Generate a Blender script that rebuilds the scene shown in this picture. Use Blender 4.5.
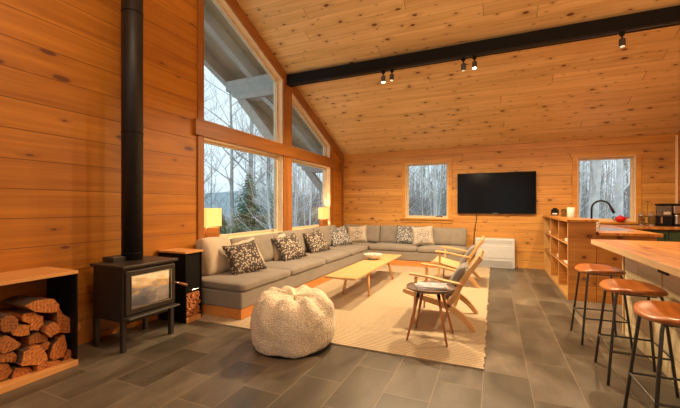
import bpy, bmesh, math, random
from mathutils import Vector, Matrix, noise
R = math.radians
sc = bpy.context.scene
C = sc.collection
for o in list(bpy.data.objects): bpy.data.objects.remove(o)

# ---------------------------------------------------------------- camera, world, exposure
cam = bpy.data.objects.new('camera', bpy.data.cameras.new('camera')); C.objects.link(cam)
cam.location = (0, 0, 1.25); cam.rotation_euler = (R(90), 0, R(23.7))
cam.data.lens = 18.53; cam.data.sensor_width = 36; cam.data.shift_y = 0.0037
cam.data.clip_end = 400
sc.camera = cam
sc.view_settings.view_transform = 'Standard'; sc.view_settings.look = 'None'
sc.view_settings.exposure = 0.1; sc.view_settings.gamma = 1.0
sc.view_settings.use_curve_mapping = False
w = bpy.data.worlds.new('overcast'); sc.world = w; w.use_nodes = True
nt = w.node_tree; nt.nodes.clear()
wo = nt.nodes.new('ShaderNodeOutputWorld'); bg = nt.nodes.new('ShaderNodeBackground')
tc = nt.nodes.new('ShaderNodeTexCoord'); sp = nt.nodes.new('ShaderNodeSeparateXYZ'); rp = nt.nodes.new('ShaderNodeValToRGB')
nz = nt.nodes.new('ShaderNodeTexNoise'); nz.inputs['Scale'].default_value = 3
mx = nt.nodes.new('ShaderNodeMath'); mx.operation = 'MULTIPLY_ADD'; mx.inputs[1].default_value = 0.12
nt.links.new(tc.outputs['Generated'], sp.inputs[0]); nt.links.new(tc.outputs['Generated'], nz.inputs['Vector'])
nt.links.new(nz.outputs['Fac'], mx.inputs[0]); nt.links.new(sp.outputs['Z'], mx.inputs[2])
nt.links.new(mx.outputs[0], rp.inputs[0]); nt.links.new(rp.outputs[0], bg.inputs[0]); nt.links.new(bg.outputs[0], wo.inputs[0])
rp.color_ramp.elements[0].position = 0.0; rp.color_ramp.elements[0].color = (0.50, 0.58, 0.62, 1)
rp.color_ramp.elements[1].position = 0.5; rp.color_ramp.elements[1].color = (0.47, 0.56, 0.59, 1)
e = rp.color_ramp.elements.new(0.15); e.color = (0.50, 0.60, 0.64, 1)
bg.inputs[1].default_value = 1.95

ADDED_PEND = [42, 88, 40, 66]
PCOL = [(1, .76, .5), (1, .70, .42), (1, .60, .30), (1, .74, .48)]
def light(name, kind, loc, energy, color, rot=(0, 0, 0), size=.1, size_y=None, spot=60, blend=.5):
    l = bpy.data.lights.new(name, kind); l.energy = energy; l.color = color
    if kind == 'AREA':
        l.size = size
        if size_y: l.shape = 'RECTANGLE'; l.size_y = size_y
    else: l.shadow_soft_size = size
    if kind == 'SPOT': l.spot_size = R(spot); l.spot_blend = blend
    o = bpy.data.objects.new(name, l); o.location = loc; o.rotation_euler = rot; C.objects.link(o); return o
WARM = (1.0, 0.74, 0.48); WARM2 = (1.0, 0.72, 0.42)
# unseen pendants, added to brighten ceiling and walls (caps and stems built below)
ADDED_FIX = [(-1.7, 1.3, 3.3), (0.7, 1.3, 3.3), (2.3, 3.7, 2.75), (-0.6, -1.4, 2.9)]

# ---------------------------------------------------------------- node helpers
class NM:
    def __init__(s, name):
        s.m = bpy.data.materials.new(name); s.m.use_nodes = True; s.t = s.m.node_tree; s.t.nodes.clear()
        s.out = s.t.nodes.new('ShaderNodeOutputMaterial'); s.b = s.t.nodes.new('ShaderNodeBsdfPrincipled')
        s.t.links.new(s.b.outputs[0], s.out.inputs[0])
    def n(s, typ, **k):
        x = s.t.nodes.new(typ)
        for a, v in k.items(): setattr(x, a, v)
        return x
    def put(s, sock, v):
        if isinstance(v, bpy.types.NodeSocket): s.t.links.new(v, sock)
        elif v is not None:
            if sock.type == 'RGBA' and len(v) == 3: v = (*v, 1)
            sock.default_value = v
    def math(s, op, a, b=None, c=None):
        x = s.n('ShaderNodeMath', operation=op)
        s.put(x.inputs[0], a); s.put(x.inputs[1], b); s.put(x.inputs[2], c); return x.outputs[0]
    def dot(s, v, d):
        x = s.n('ShaderNodeVectorMath', operation='DOT_PRODUCT'); s.put(x.inputs[0], v); x.inputs[1].default_value = d; return x.outputs['Value']
    def comb(s, a, b, c=0.0):
        x = s.n('ShaderNodeCombineXYZ'); s.put(x.inputs[0], a); s.put(x.inputs[1], b); s.put(x.inputs[2], c); return x.outputs[0]
    def obj(s): return s.n('ShaderNodeTexCoord').outputs['Object']
    def noise(s, vec, scale, detail=3, rough=.55, dist=0.0, out='Fac'):
        x = s.n('ShaderNodeTexNoise'); s.put(x.inputs['Vector'], vec); x.inputs['Scale'].default_value = scale
        x.inputs['Detail'].default_value = detail; x.inputs['Roughness'].default_value = rough; x.inputs['Distortion'].default_value = dist
        return x.outputs[out]
    def white(s, vec): x = s.n('ShaderNodeTexWhiteNoise'); s.put(x.inputs['Vector'], vec); return x.outputs['Value']
    def ramp(s, f, *st):
        x = s.n('ShaderNodeValToRGB'); s.put(x.inputs[0], f); els = x.color_ramp.elements
        while len(els) < len(st): els.new(.5)
        for e_, (p, c) in zip(els, st): e_.position = p; e_.color = (*c, 1) if len(c) == 3 else c
        return x.outputs[0]
    def mix(s, f, a, b, mode='MIX'):
        x = s.n('ShaderNodeMix', data_type='RGBA', blend_type=mode)
        s.put(x.inputs['Factor'], f); s.put(x.inputs[6], a); s.put(x.inputs[7], b); return x.outputs[2]
    def mr(s, v, a, b, c=0.0, d=1.0):
        x = s.n('ShaderNodeMapRange'); s.put(x.inputs[0], v)
        for i, q in enumerate((a, b, c, d)): s.put(x.inputs[i + 1], q)
        return x.outputs[0]
    def bump(s, h, strength=.3, dist=.01):
        x = s.n('ShaderNodeBump'); s.put(x.inputs['Height'], h); x.inputs['Strength'].default_value = strength; x.inputs['Distance'].default_value = dist
        s.t.links.new(x.outputs[0], s.b.inputs['Normal'])
    def set(s, col=None, rough=None, metal=None, **k):
        s.put(s.b.inputs['Base Color'], col); s.put(s.b.inputs['Roughness'], rough); s.put(s.b.inputs['Metallic'], metal)
        for a, v in k.items(): s.put(s.b.inputs[a.replace('_', ' ')], v)
        return s.m

def planks(name, A, B, wd, c_lo, c_hi, L=3.6, off=0.0, knots=.62, kcol=(.16, .045, .012), rough=.45, groove=.018, tone=.28, kscale=(2.1, 5.2), gstr=.5, cr=(.36, .62)):
    k = NM(name); P = k.obj()
    m_ac = k.math('ADD', k.dot(P, A), off); ac = k.math('DIVIDE', m_ac, wd)
    idx = k.math('FLOOR', ac); fr = k.math('FRACT', ac)
    al = k.math('ADD', k.dot(P, B), k.math('MULTIPLY', k.white(k.comb(idx, 3.7)), L))
    row = k.math('FLOOR', k.math('DIVIDE', al, L)); fl = k.math('FRACT', k.math('DIVIDE', al, L))
    rnd = k.white(k.comb(idx, row, 1.3))
    sh = k.math('MULTIPLY', rnd, 37.0)
    # knots
    v = k.n('ShaderNodeTexVoronoi', voronoi_dimensions='2D'); v.inputs['Scale'].default_value = 1
    k.put(v.inputs['Vector'], k.comb(k.math('ADD', k.math('MULTIPLY', al, kscale[0]), sh), k.math('MULTIPLY', m_ac, kscale[1])))
    csep = k.n('ShaderNodeSeparateColor'); k.put(csep.inputs[0], v.outputs['Color'])
    has = k.math('LESS_THAN', csep.outputs[0], knots)
    rk = k.math('MULTIPLY_ADD', k.math('POWER', csep.outputs[1], 2.5), .12, .035)
    kd = k.math('DIVIDE', k.math('ADD', v.outputs['Distance'], k.math('MULTIPLY', k.math('SUBTRACT', k.noise(P, 45, 2), .5), .03)), rk)
    kn = k.math('MULTIPLY', k.mr(kd, 1.1, .75), has)
    halo = k.math('MULTIPLY', k.mr(kd, 4.0, 1.0), has)
    warp = k.math('MULTIPLY', halo, .035)
    # grain
    gv = k.comb(k.math('ADD', k.math('MULTIPLY', al, .9), sh), k.math('MULTIPLY', k.math('ADD', m_ac, warp), 26.0), sh)
    g1 = k.noise(gv, 1.0, 4, .6, .6)
    gv2 = k.comb(k.math('MULTIPLY', al, .35), k.math('MULTIPLY', k.math('ADD', m_ac, warp), 7.0), sh)
    g2 = k.noise(gv2, 1.0, 2, .5, 1.2)
    f = k.math('ADD', k.math('MULTIPLY', g1, gstr), k.math('MULTIPLY', g2, 1 - gstr))
    col = k.ramp(f, (cr[0], c_lo), (cr[1], c_hi))
    col = k.mix(k.math('MULTIPLY', halo, .35), col, tuple(a * .62 for a in c_lo))
    col = k.mix(kn, col, kcol)
    tonev = k.mr(rnd, 0, 1, 1 - tone, 1.0)
    col = k.mix(1.0, col, k.comb(tonev, k.math('POWER', tonev, 1.25), k.math('POWER', tonev, 1.5)), 'MULTIPLY')
    ed = k.math('MINIMUM', fr, k.math('SUBTRACT', 1.0, fr))
    gr = k.mr(ed, groove * .35, groove)
    e2 = k.math('MINIMUM', fl, k.math('SUBTRACT', 1.0, fl))
    gr = k.math('MINIMUM', gr, k.mr(e2, .0003, .0009))
    col = k.mix(gr, tuple(a * .36 for a in c_lo), col)
    k.bump(k.math('ADD', gr, k.math('MULTIPLY', g1, .08)), .35, .004)
    return k.set(col, k.mr(g1, 0, 1, rough - .08, rough + .12))

def wood(name, c_lo, c_hi, axis=(0, 1, 0), ring=30, rough=.4, knot=0.0, coat=0.0):
    """plain sawn or oiled timber, grain running along axis"""
    k = NM(name); P = k.obj(); a = Vector(axis)
    s1 = [1 - abs(x) * .94 for x in a]
    mp = k.n('ShaderNodeMapping'); k.put(mp.inputs[0], P); mp.inputs['Scale'].default_value = s1
    oi = k.n('ShaderNodeObjectInfo').outputs['Random']
    add = k.n('ShaderNodeVectorMath', operation='ADD'); k.put(add.inputs[0], mp.outputs[0]); k.put(add.inputs[1], k.comb(oi, k.math('MULTIPLY', oi, 5.0), oi))
    g = k.noise(add.outputs[0], ring, 4, .6, .8); g2 = k.noise(add.outputs[0], ring * .18, 2, .5, .5)
    f = k.math('ADD', k.math('MULTIPLY', g, .55), k.math('MULTIPLY', g2, .45))
    col = k.ramp(f, (.3, c_lo), (.68, c_hi))
    if knot:
        v = k.n('ShaderNodeTexVoronoi'); v.inputs['Scale'].default_value = knot; k.put(v.inputs['Vector'], add.outputs[0])
        col = k.mix(k.mr(v.outputs['Distance'], .10, .05), col, (.12, .04, .015))
    k.bump(g, .15, .002)
    k.set(col, rough)
    k.b.inputs['Coat Weight'].default_value = coat; k.b.inputs['Coat Roughness'].default_value = .25
    return k.m

def plain(name, col, rough=.5, metal=0.0, var=.0, scale=40, bump=0.0, **kw):
    k = NM(name); P = k.obj(); g = k.noise(P, scale, 3)
    c = k.ramp(g, (.3, tuple(max(0, x * (1 - var)) for x in col)), (.7, tuple(min(1, x * (1 + var)) for x in col)))
    if bump: k.bump(g, bump, .004)
    return k.set(c, rough, metal, **kw)

def glass(name='window_glass', tint=(.97, .99, 1), refl=.5):
    k = NM(name); k.t.nodes.remove(k.b)
    tr = k.n('ShaderNodeBsdfTransparent'); tr.inputs[0].default_value = (*tint, 1)
    gl = k.n('ShaderNodeBsdfGlossy'); gl.inputs['Roughness'].default_value = .0
    fr = k.n('ShaderNodeLayerWeight'); fr.inputs['Blend'].default_value = .5
    mxs = k.n('ShaderNodeMixShader'); k.put(mxs.inputs[0], k.math('MULTIPLY_ADD', k.math('POWER', fr.outputs['Facing'], 4.0), refl, .035))
    k.t.links.new(tr.outputs[0], mxs.inputs[1]); k.t.links.new(gl.outputs[0], mxs.inputs[2]); k.t.links.new(mxs.outputs[0], k.out.inputs[0])
    return k.m

def emit(name, col, strength, base=(.8, .8, .8)):
    k = NM(name); k.set(base, .5); k.put(k.b.inputs['Emission Color'], col); k.b.inputs['Emission Strength'].default_value = strength
    return k.m

def fabric(name, c1, c2, weave=420, rough=.9, bump=.25):
    k = NM(name); P = k.obj()
    a = k.noise(P, weave, 2, .6); b = k.noise(P, 6, 3, .55)
    f = k.math('ADD', k.math('MULTIPLY', a, .6), k.math('MULTIPLY', b, .4))
    k.bump(k.math('ADD', a, k.math('MULTIPLY', b, 1.5)), bump, .003)
    m = k.set(k.ramp(f, (.3, c1), (.7, c2)), rough)
    k.b.inputs['Sheen Weight'].default_value = .25; return m

def pebble(name, ground, spot, scale=24, thr=.32, edge=.05, fade=None):
    k = NM(name); P = k.obj()
    dn = k.n('ShaderNodeVectorMath', operation='ADD'); k.put(dn.inputs[0], P)
    sc_ = k.n('ShaderNodeVectorMath', operation='SCALE'); k.put(sc_.inputs[0], k.noise(P, 14, 1, .5, 0, 'Color')); sc_.inputs['Scale'].default_value = .03
    k.put(dn.inputs[1], sc_.outputs[0])
    v = k.n('ShaderNodeTexVoronoi', feature='F1'); v.inputs['Scale'].default_value = scale; k.put(v.inputs['Vector'], dn.outputs[0])
    msk = k.mr(v.outputs['Distance'], thr + edge, thr)
    if fade:   # an embroidered spray only in the middle of the cloth
        x = k.n('ShaderNodeSeparateXYZ'); k.put(x.inputs[0], P)
        r = k.math('SQRT', k.math('ADD', k.math('POWER', x.outputs[0], 2.0), k.math('POWER', k.math('SUBTRACT', x.outputs[2], .21), 2.0)))
        msk = k.math('MULTIPLY', msk, k.mr(r, fade, fade * .7))
    w_ = k.noise(P, 300, 2)
    k.bump(k.math('ADD', msk, k.math('MULTIPLY', w_, .5)), .3, .003)
    return k.set(k.mix(msk, ground, spot), .9)

# ---------------------------------------------------------------- mesh helpers
class MB:
    def __init__(s): s.v = []; s.f = []
    def add(s, vs, fs):
        b = len(s.v); s.v += [tuple(x) for x in vs]; s.f += [tuple(i + b for i in f) for f in fs]; return s
    def box(s, x0, x1, y0, y1, z0, z1, M=None):
        vs = [Vector((x, y, z)) for x in (x0, x1) for y in (y0, y1) for z in (z0, z1)]
        if M: vs = [M @ q for q in vs]
        return s.add(vs, [(0, 1, 3, 2), (4, 6, 7, 5), (0, 4, 5, 1), (2, 3, 7, 6), (0, 2, 6, 4), (1, 5, 7, 3)])
    def prism(s, poly, axis, a0, a1):
        """poly: 2-D points in the plane across axis (x: y,z / y: x,z / z: x,y)"""
        def P(p, a): return {'x': (a, p[0], p[1]), 'y': (p[0], a, p[1]), 'z': (p[0], p[1], a)}[axis]
        n = len(poly)
        vs = [P(p, a0) for p in poly] + [P(p, a1) for p in poly]
        return s.add(vs, [tuple(range(n))[::-1], tuple(range(n, 2 * n))] + [(i, (i + 1) % n, n + (i + 1) % n, n + i) for i in range(n)])
    def ring(s, outer, inner, axis, a0, a1):
        n = len(outer)
        for i in range(n):
            j = (i + 1) % n
            s.prism([outer[i], outer[j], inner[j], inner[i]], axis, a0, a1)
        return s
    def tube(s, pts, r, n=8, cap=True):
        pts = [Vector(p) for p in pts]; rs = r if isinstance(r, (list, tuple)) else [r] * len(pts)
        vs = []; fs = []; prev = None
        for i, p in enumerate(pts):
            t = (pts[min(i + 1, len(pts) - 1)] - pts[max(i - 1, 0)]).normalized()
            if prev is None:
                u = t.orthogonal().normalized()
            else:
                u = (prev - t * prev.dot(t)).normalized()
            prev = u; w_ = t.cross(u)
            for k in range(n):
                a = 2 * math.pi * k / n; vs.append(p + (u * math.cos(a) + w_ * math.sin(a)) * rs[i])
        for i in range(len(pts) - 1):
            for k in range(n):
                fs.append((i * n + k, i * n + (k + 1) % n, (i + 1) * n + (k + 1) % n, (i + 1) * n + k))
        if cap: fs.append(tuple(range(n))[::-1]); fs.append(tuple((len(pts) - 1) * n + k for k in range(n)))
        return s.add(vs, fs)
    def bar(s, pts, wd, th, side=(0, 1, 0)):
        """a board of section wd (across side) x th following pts"""
        pts = [Vector(p) for p in pts]; vs = []; fs = []; sd = Vector(side).normalized()
        for i, p in enumerate(pts):
            t = (pts[min(i + 1, len(pts) - 1)] - pts[max(i - 1, 0)]).normalized()
            nn = t.cross(sd).normalized()
            W = wd[i] if isinstance(wd, (list, tuple)) else wd; T = th[i] if isinstance(th, (list, tuple)) else th
            for a, b in ((-1, -1), (1, -1), (1, 1), (-1, 1)): vs.append(p + sd * W / 2 * a + nn * T / 2 * b)
        for i in range(len(pts) - 1):
            for k in range(4): fs.append((i * 4 + k, i * 4 + (k + 1) % 4, i * 4 + 4 + (k + 1) % 4, i * 4 + 4 + k))
        fs.append((3, 2, 1, 0)); m = (len(pts) - 1) * 4; fs.append((m, m + 1, m + 2, m + 3))
        return s.add(vs, fs)
    def lathe(s, prof, n=24, c=(0, 0, 0), sx=1, sy=1):
        vs = []; fs = []; m = len(prof)
        for r, z in prof:
            for k in range(n):
                a = 2 * math.pi * k / n; vs.append((c[0] + max(r, 1e-4) * math.cos(a) * sx, c[1] + max(r, 1e-4) * math.sin(a) * sy, c[2] + z))
        for i in range(m - 1):
            for k in range(n): fs.append((i * n + k, i * n + (k + 1) % n, (i + 1) * n + (k + 1) % n, (i + 1) * n + k))
        fs.append(tuple(range(n))[::-1]); fs.append(tuple((m - 1) * n + k for k in range(n)))
        return s.add(vs, fs)
    def soft(s, sx, sy, sz, r=.05, puff=.02, n=10, M=None, seed=0, wob=.006):
        """box cushion with round edges and domed faces, centred"""
        grid = {}; h = Vector((sx / 2, sy / 2, sz / 2)); vs = []; fs = []
        def pt(i, j, k):
            key = (i, j, k)
            if key in grid: return grid[key]
            q = Vector((i / n * 2 - 1, j / n * 2 - 1, k / n * 2 - 1))
            # denser towards the edges
            q = Vector([math.copysign(abs(a) ** .8, a) for a in q])
            p = Vector((q.x * h.x, q.y * h.y, q.z * h.z))
            inn = Vector([max(-(h[a] - r), min(h[a] - r, p[a])) for a in range(3)])
            d = p - inn
            if d.length > 1e-9: p = inn + d.normalized() * r
            small = min(range(3), key=lambda a: h[a])
            o_ = [a for a in range(3) if a != small]
            dome = (1 - q[o_[0]] ** 4) * (1 - q[o_[1]] ** 4)
            p[small] += puff * dome * (1 if q[small] > 0 else -1) * abs(q[small])
            p += noise.noise_vector(p * 4 + Vector((seed, seed * 2, 0))) * wob
            if M: p = M @ p
            vs.append(p); grid[key] = len(vs) - 1; return grid[key]
        for a in range(n):
            for b in range(n):
                for c0 in (0, n):
                    q = [pt(a, b, c0), pt(a + 1, b, c0), pt(a + 1, b + 1, c0), pt(a, b + 1, c0)]
                    fs.append(q if c0 else q[::-1])
                    q = [pt(a, c0, b), pt(a + 1, c0, b), pt(a + 1, c0, b + 1), pt(a, c0, b + 1)]
                    fs.append(q[::-1] if c0 else q)
                    q = [pt(c0, a, b), pt(c0, a + 1, b), pt(c0, a + 1, b + 1), pt(c0, a, b + 1)]
                    fs.append(q if c0 else q[::-1])
        return s.add(vs, fs)
    def pillow(s, wd, ht, th, n=16, M=None, seed=0):
        """throw cushion in its own XZ plane, base edge at z=0"""
        for side in (1, -1):
            vs = []; fs = []
            for i in range(n + 1):
                for j in range(n + 1):
                    x = i / n * 2 - 1; z = j / n * 2 - 1
                    pin = .09
                    X = x * (1 - pin * (1 - z * z) ** 1) * wd / 2; Z = z * (1 - pin * (1 - x * x)) * ht / 2
                    T = th / 2 * ((1 - x ** 4) * (1 - z ** 4)) ** .5
                    T *= 1 + .12 * noise.noise(Vector((x * 2 + seed, z * 2, seed)))
                    p = Vector((X, -side * T, Z + ht / 2))
                    p += Vector((0, .05 * (x * x) * -0.3, 0)) + noise.noise_vector(Vector((x + seed, z, 3))) * .008
                    if M: p = M @ p
                    vs.append(p)
            for i in range(n):
                for j in range(n):
                    q = (i * (n + 1) + j, (i + 1) * (n + 1) + j, (i + 1) * (n + 1) + j + 1, i * (n + 1) + j + 1)
                    fs.append(q if side > 0 else q[::-1])
            s.add(vs, fs)
        return s
    def build(s, name, mat, parent=None, bevel=0, smooth=False, weld=False, seg=2, sub=0):
        me = bpy.data.meshes.new(name); me.from_pydata(s.v, [], s.f); me.update()
        bm = bmesh.new(); bm.from_mesh(me)
        if weld: bmesh.ops.remove_doubles(bm, verts=bm.verts, dist=1e-4)
        bmesh.ops.recalc_face_normals(bm, faces=bm.faces); bm.to_mesh(me); bm.free()
        if smooth:
            for p in me.polygons: p.use_smooth = True
        me.materials.append(mat)
        o = bpy.data.objects.new(name, me); C.objects.link(o)
        if parent: o.parent = parent
        if bevel:
            m = o.modifiers.new('bevel', 'BEVEL'); m.width = bevel; m.segments = seg; m.limit_method = 'ANGLE'; m.angle_limit = R(40)
        if sub:
            m = o.modifiers.new('sub', 'SUBSURF'); m.levels = sub; m.render_levels = sub
        return o

def tag(o, label=None, cat=None, group=None, kind=None):
    if label: o['label'] = label
    if cat: o['category'] = cat
    if group: o['group'] = group
    if kind: o['kind'] = kind
    return o
def thing(name, label, cat, loc=(0, 0, 0), rz=0, group=None):
    o = bpy.data.objects.new(name, None); C.objects.link(o); o.empty_display_size = .1
    o.location = loc; o.rotation_euler = (0, 0, rz); return tag(o, label, cat, group)
def copy_tree(o, parent=None):
    c = o.copy(); C.objects.link(c); c.parent = parent
    for ch in list(o.children): copy_tree(ch, c)
    return c
def struct(o): o['kind'] = 'structure'; return o
def T(x, y, z): return Matrix.Translation((x, y, z))
def RX(a): return Matrix.Rotation(a, 4, 'X')
def RY(a): return Matrix.Rotation(a, 4, 'Y')
def RZ(a): return Matrix.Rotation(a, 4, 'Z')

def inset(poly, d):
    n = len(poly); c = Vector((sum(p[0] for p in poly) / n, sum(p[1] for p in poly) / n)); out = []
    def line(i):
        a = Vector(poly[i]); b = Vector(poly[(i + 1) % n]); t = (b - a).normalized(); nn = Vector((-t.y, t.x))
        if (c - a).dot(nn) < 0: nn = -nn
        return a + nn * d, t
    for i in range(n):
        p, t = line(i - 1); q, u = line(i)
        den = t.x * u.y - t.y * u.x; s_ = ((q.x - p.x) * u.y - (q.y - p.y) * u.x) / den
        r = p + t * s_; out.append((r.x, r.y))
    return out

# ---------------------------------------------------------------- materials
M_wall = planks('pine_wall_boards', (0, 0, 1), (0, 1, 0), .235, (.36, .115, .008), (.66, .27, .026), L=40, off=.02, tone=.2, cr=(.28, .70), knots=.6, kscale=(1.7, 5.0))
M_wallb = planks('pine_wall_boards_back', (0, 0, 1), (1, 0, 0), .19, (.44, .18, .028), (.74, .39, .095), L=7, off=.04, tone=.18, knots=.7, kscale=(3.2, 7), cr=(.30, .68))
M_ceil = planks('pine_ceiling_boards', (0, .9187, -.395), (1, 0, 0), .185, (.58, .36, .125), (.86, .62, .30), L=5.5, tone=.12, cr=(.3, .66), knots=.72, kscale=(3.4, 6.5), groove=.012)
M_trim = wood('fir_trim', (.22, .070, .010), (.42, .16, .028), (0, 1, 0), 26, .4, knot=1.6)
M_trimv = wood('fir_trim_upright', (.22, .070, .010), (.42, .16, .028), (0, 0, 1), 26, .4, knot=1.6)
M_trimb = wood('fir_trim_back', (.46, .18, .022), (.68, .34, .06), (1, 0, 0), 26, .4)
M_jamb = wood('pale_pine_jamb', (.72, .52, .28), (.88, .70, .45), (0, 1, 0), 30, .4)
M_sash = wood('painted_sash', (.55, .42, .26), (.72, .58, .40), (0, 1, 0), 30, .4)
M_glass = glass()
M_black = plain('black_painted_steel', (.006, .0055, .005), .6, 0.0, .3, 60, .05, Specular_IOR_Level=.18)
M_stove = plain('stove_cast_steel', (.045, .036, .028), .42, .35, .3, 90, .12)
M_steel = plain('dark_rod_steel', (.085, .078, .068), .45, .5, .3, 80)
M_chrome = plain('brushed_steel', (.55, .52, .48), .28, 1.0, .1, 60)
M_sofa = fabric('sofa_linen', (.185, .160, .130), (.295, .258, .208))
M_beige = fabric('beige_linen', (.47, .38, .27), (.62, .52, .39))
M_grey = fabric('grey_wool', (.13, .125, .12), (.22, .21, .20), 300)
M_light = wood('ash_wood', (.60, .34, .13), (.78, .50, .22), (1, 0, 0), 34, .38)
M_lighty = wood('ash_wood_long', (.60, .36, .14), (.78, .52, .24), (0, 1, 0), 34, .35, coat=.2)
M_lightz = wood('ash_wood_upright', (.58, .32, .12), (.76, .48, .21), (0, 0, 1), 34, .38)
M_walnut = wood('walnut_leg', (.30, .11, .035), (.50, .21, .07), (0, 0, 1), 34, .4)
M_counter = planks('butcher_block', (1, 0, 0), (0, 1, 0), .105, (.34, .11, .018), (.66, .30, .07), L=1.4, knots=.12, kscale=(1.5, 5), tone=.3, groove=.006, rough=.36)
M_counteredge = wood('live_edge_front', (.52, .34, .16), (.72, .52, .29), (0, 1, 0), 30, .5)
M_island = planks('pale_washed_boards', (0, 0, 1), (0, 1, 0), .205, (.62, .52, .31), (.82, .72, .46), L=4.1, off=.03, knots=.25, kcol=(.3, .2, .09), tone=.12)
M_shelf = planks('pine_panel', (0, 0, 1), (0, 1, 0), .42, (.36, .13, .018), (.54, .23, .045), knots=.6, kscale=(3, 4), groove=.004)
M_endp = planks('knotty_end_boards', (0, 0, 1), (1, 0, 0), .31, (.38, .145, .022), (.58, .27, .055), off=.1, knots=.8, kscale=(3, 4), groove=.008)
M_shelfe = wood('pine_edge', (.52, .27, .08), (.68, .40, .15), (0, 1, 0), 26, .45)
M_green = plain('dark_green_cabinet_paint', (.028, .052, .026), .4, 0, .15, 8)
M_white = plain('white_enamel', (.56, .57, .58), .35, 0, .03, 10)
M_seat = wood('stool_seat_wood', (.20, .05, .010), (.66, .22, .04), (0, 1, 0), 15, .34, coat=.2)
M_bark = plain('grey_bark', (.44, .43, .42), .95, 0, .35, 3, .3)
M_barkp = plain('pale_birch_bark', (.88, .88, .87), .9, 0, .2, 5, .3)
M_needle = plain('spruce_needles', (.20, .30, .17), .9, 0, .5, 4)
M_weather = wood('weathered_grey_timber', (.34, .36, .36), (.52, .54, .53), (0, 1, 0), 10, .8)
M_soffit = planks('soffit_boards', (1, 0, 0), (0, 1, 0), .16, (.36, .32, .24), (.50, .45, .35), knots=.3, tone=.1)

# slate floor
k = NM('slate_floor_tiles'); P = k.obj(); s3 = k.n('ShaderNodeSeparateXYZ'); k.put(s3.inputs[0], P)
cx = k.math('DIVIDE', k.math('SUBTRACT', s3.outputs[0], .235), .305); ci = k.math('FLOOR', cx); cf = k.math('FRACT', cx)
par = k.math('MULTIPLY', k.math('MODULO', k.math('ABSOLUTE', ci), 2.0), .5)
cy = k.math('ADD', k.math('DIVIDE', k.math('SUBTRACT', s3.outputs[1], 2.58), .61), par); ri = k.math('FLOOR', cy); rf = k.math('FRACT', cy)
rnd = k.white(k.comb(ci, ri)); sh = k.math('MULTIPLY', rnd, 23.0)
shv = k.n('ShaderNodeVectorMath', operation='ADD'); k.put(shv.inputs[0], P); k.put(shv.inputs[1], k.comb(sh, sh, 0.0))
mp = k.n('ShaderNodeMapping'); k.put(mp.inputs[0], shv.outputs[0]); mp.inputs['Scale'].default_value = (1, .45, 1); mp.inputs['Rotation'].default_value = (0, 0, .6)
n1 = k.noise(mp.outputs[0], 4, 3, .55, .3); n2 = k.noise(shv.outputs[0], 60, 3, .6)
f = k.math('ADD', k.math('MULTIPLY', n1, .8), k.math('MULTIPLY', n2, .2))
col = k.ramp(f, (.32, (.072, .061, .044)), (.55, (.135, .113, .082)), (.75, (.22, .185, .135)))
tv = k.mr(rnd, 0, 1, .60, 1.2); col = k.mix(1.0, col, k.comb(tv, tv, tv), 'MULTIPLY')
ex = k.math('MULTIPLY', k.math('MINIMUM', cf, k.math('SUBTRACT', 1.0, cf)), .305)
ey = k.math('MULTIPLY', k.math('MINIMUM', rf, k.math('SUBTRACT', 1.0, rf)), .61)
ed = k.mr(k.math('MINIMUM', ex, ey), .0016, .0032)
col = k.mix(ed, (.24, .19, .135), col)
k.bump(k.math('ADD', k.math('MULTIPLY', ed, .6), k.math('MULTIPLY', n2, .12)), .12, .004)
M_floor = k.set(col, k.mr(n1, .3, .7, .34, .46))

# woven rug
k = NM('woven_wool_rug'); P = k.obj(); s3 = k.n('ShaderNodeSeparateXYZ'); k.put(s3.inputs[0], P)
wv = k.n('ShaderNodeTexWave', bands_direction='Y'); wv.inputs['Scale'].default_value = 9.5; wv.inputs['Distortion'].default_value = 1.4; wv.inputs['Detail'].default_value = 2; wv.inputs['Detail Scale'].default_value = 3; k.put(wv.inputs['Vector'], P)
n1 = k.noise(P, 90, 3); n2 = k.noise(P, 2.5, 2)
f = k.math('ADD', k.math('MULTIPLY', wv.outputs['Fac'], .35), k.math('MULTIPLY', n1, .65))
col = k.ramp(f, (.25, (.34, .265, .165)), (.7, (.62, .50, .335)))
k.bump(k.math('ADD', wv.outputs['Fac'], n1), .8, .008)
M_rug = k.set(col, .95)

# ---------------------------------------------------------------- room shell
XL, XR, YB, YF = -3.43, 2.95, 8.0, -3.2
TH = .17; SL = .43; RIDGE = 1.2
def ceil(y): return 2.53 + SL * (YB - y) if y >= RIDGE else 2.53 + SL * (YB - RIDGE) - SL * (RIDGE - y)
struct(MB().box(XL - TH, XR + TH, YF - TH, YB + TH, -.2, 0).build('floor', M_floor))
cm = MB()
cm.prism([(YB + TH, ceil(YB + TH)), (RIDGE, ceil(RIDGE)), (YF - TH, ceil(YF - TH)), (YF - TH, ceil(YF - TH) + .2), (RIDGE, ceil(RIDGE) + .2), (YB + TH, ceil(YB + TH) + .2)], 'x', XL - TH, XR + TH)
struct(cm.build('ceiling', M_ceil))

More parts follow.
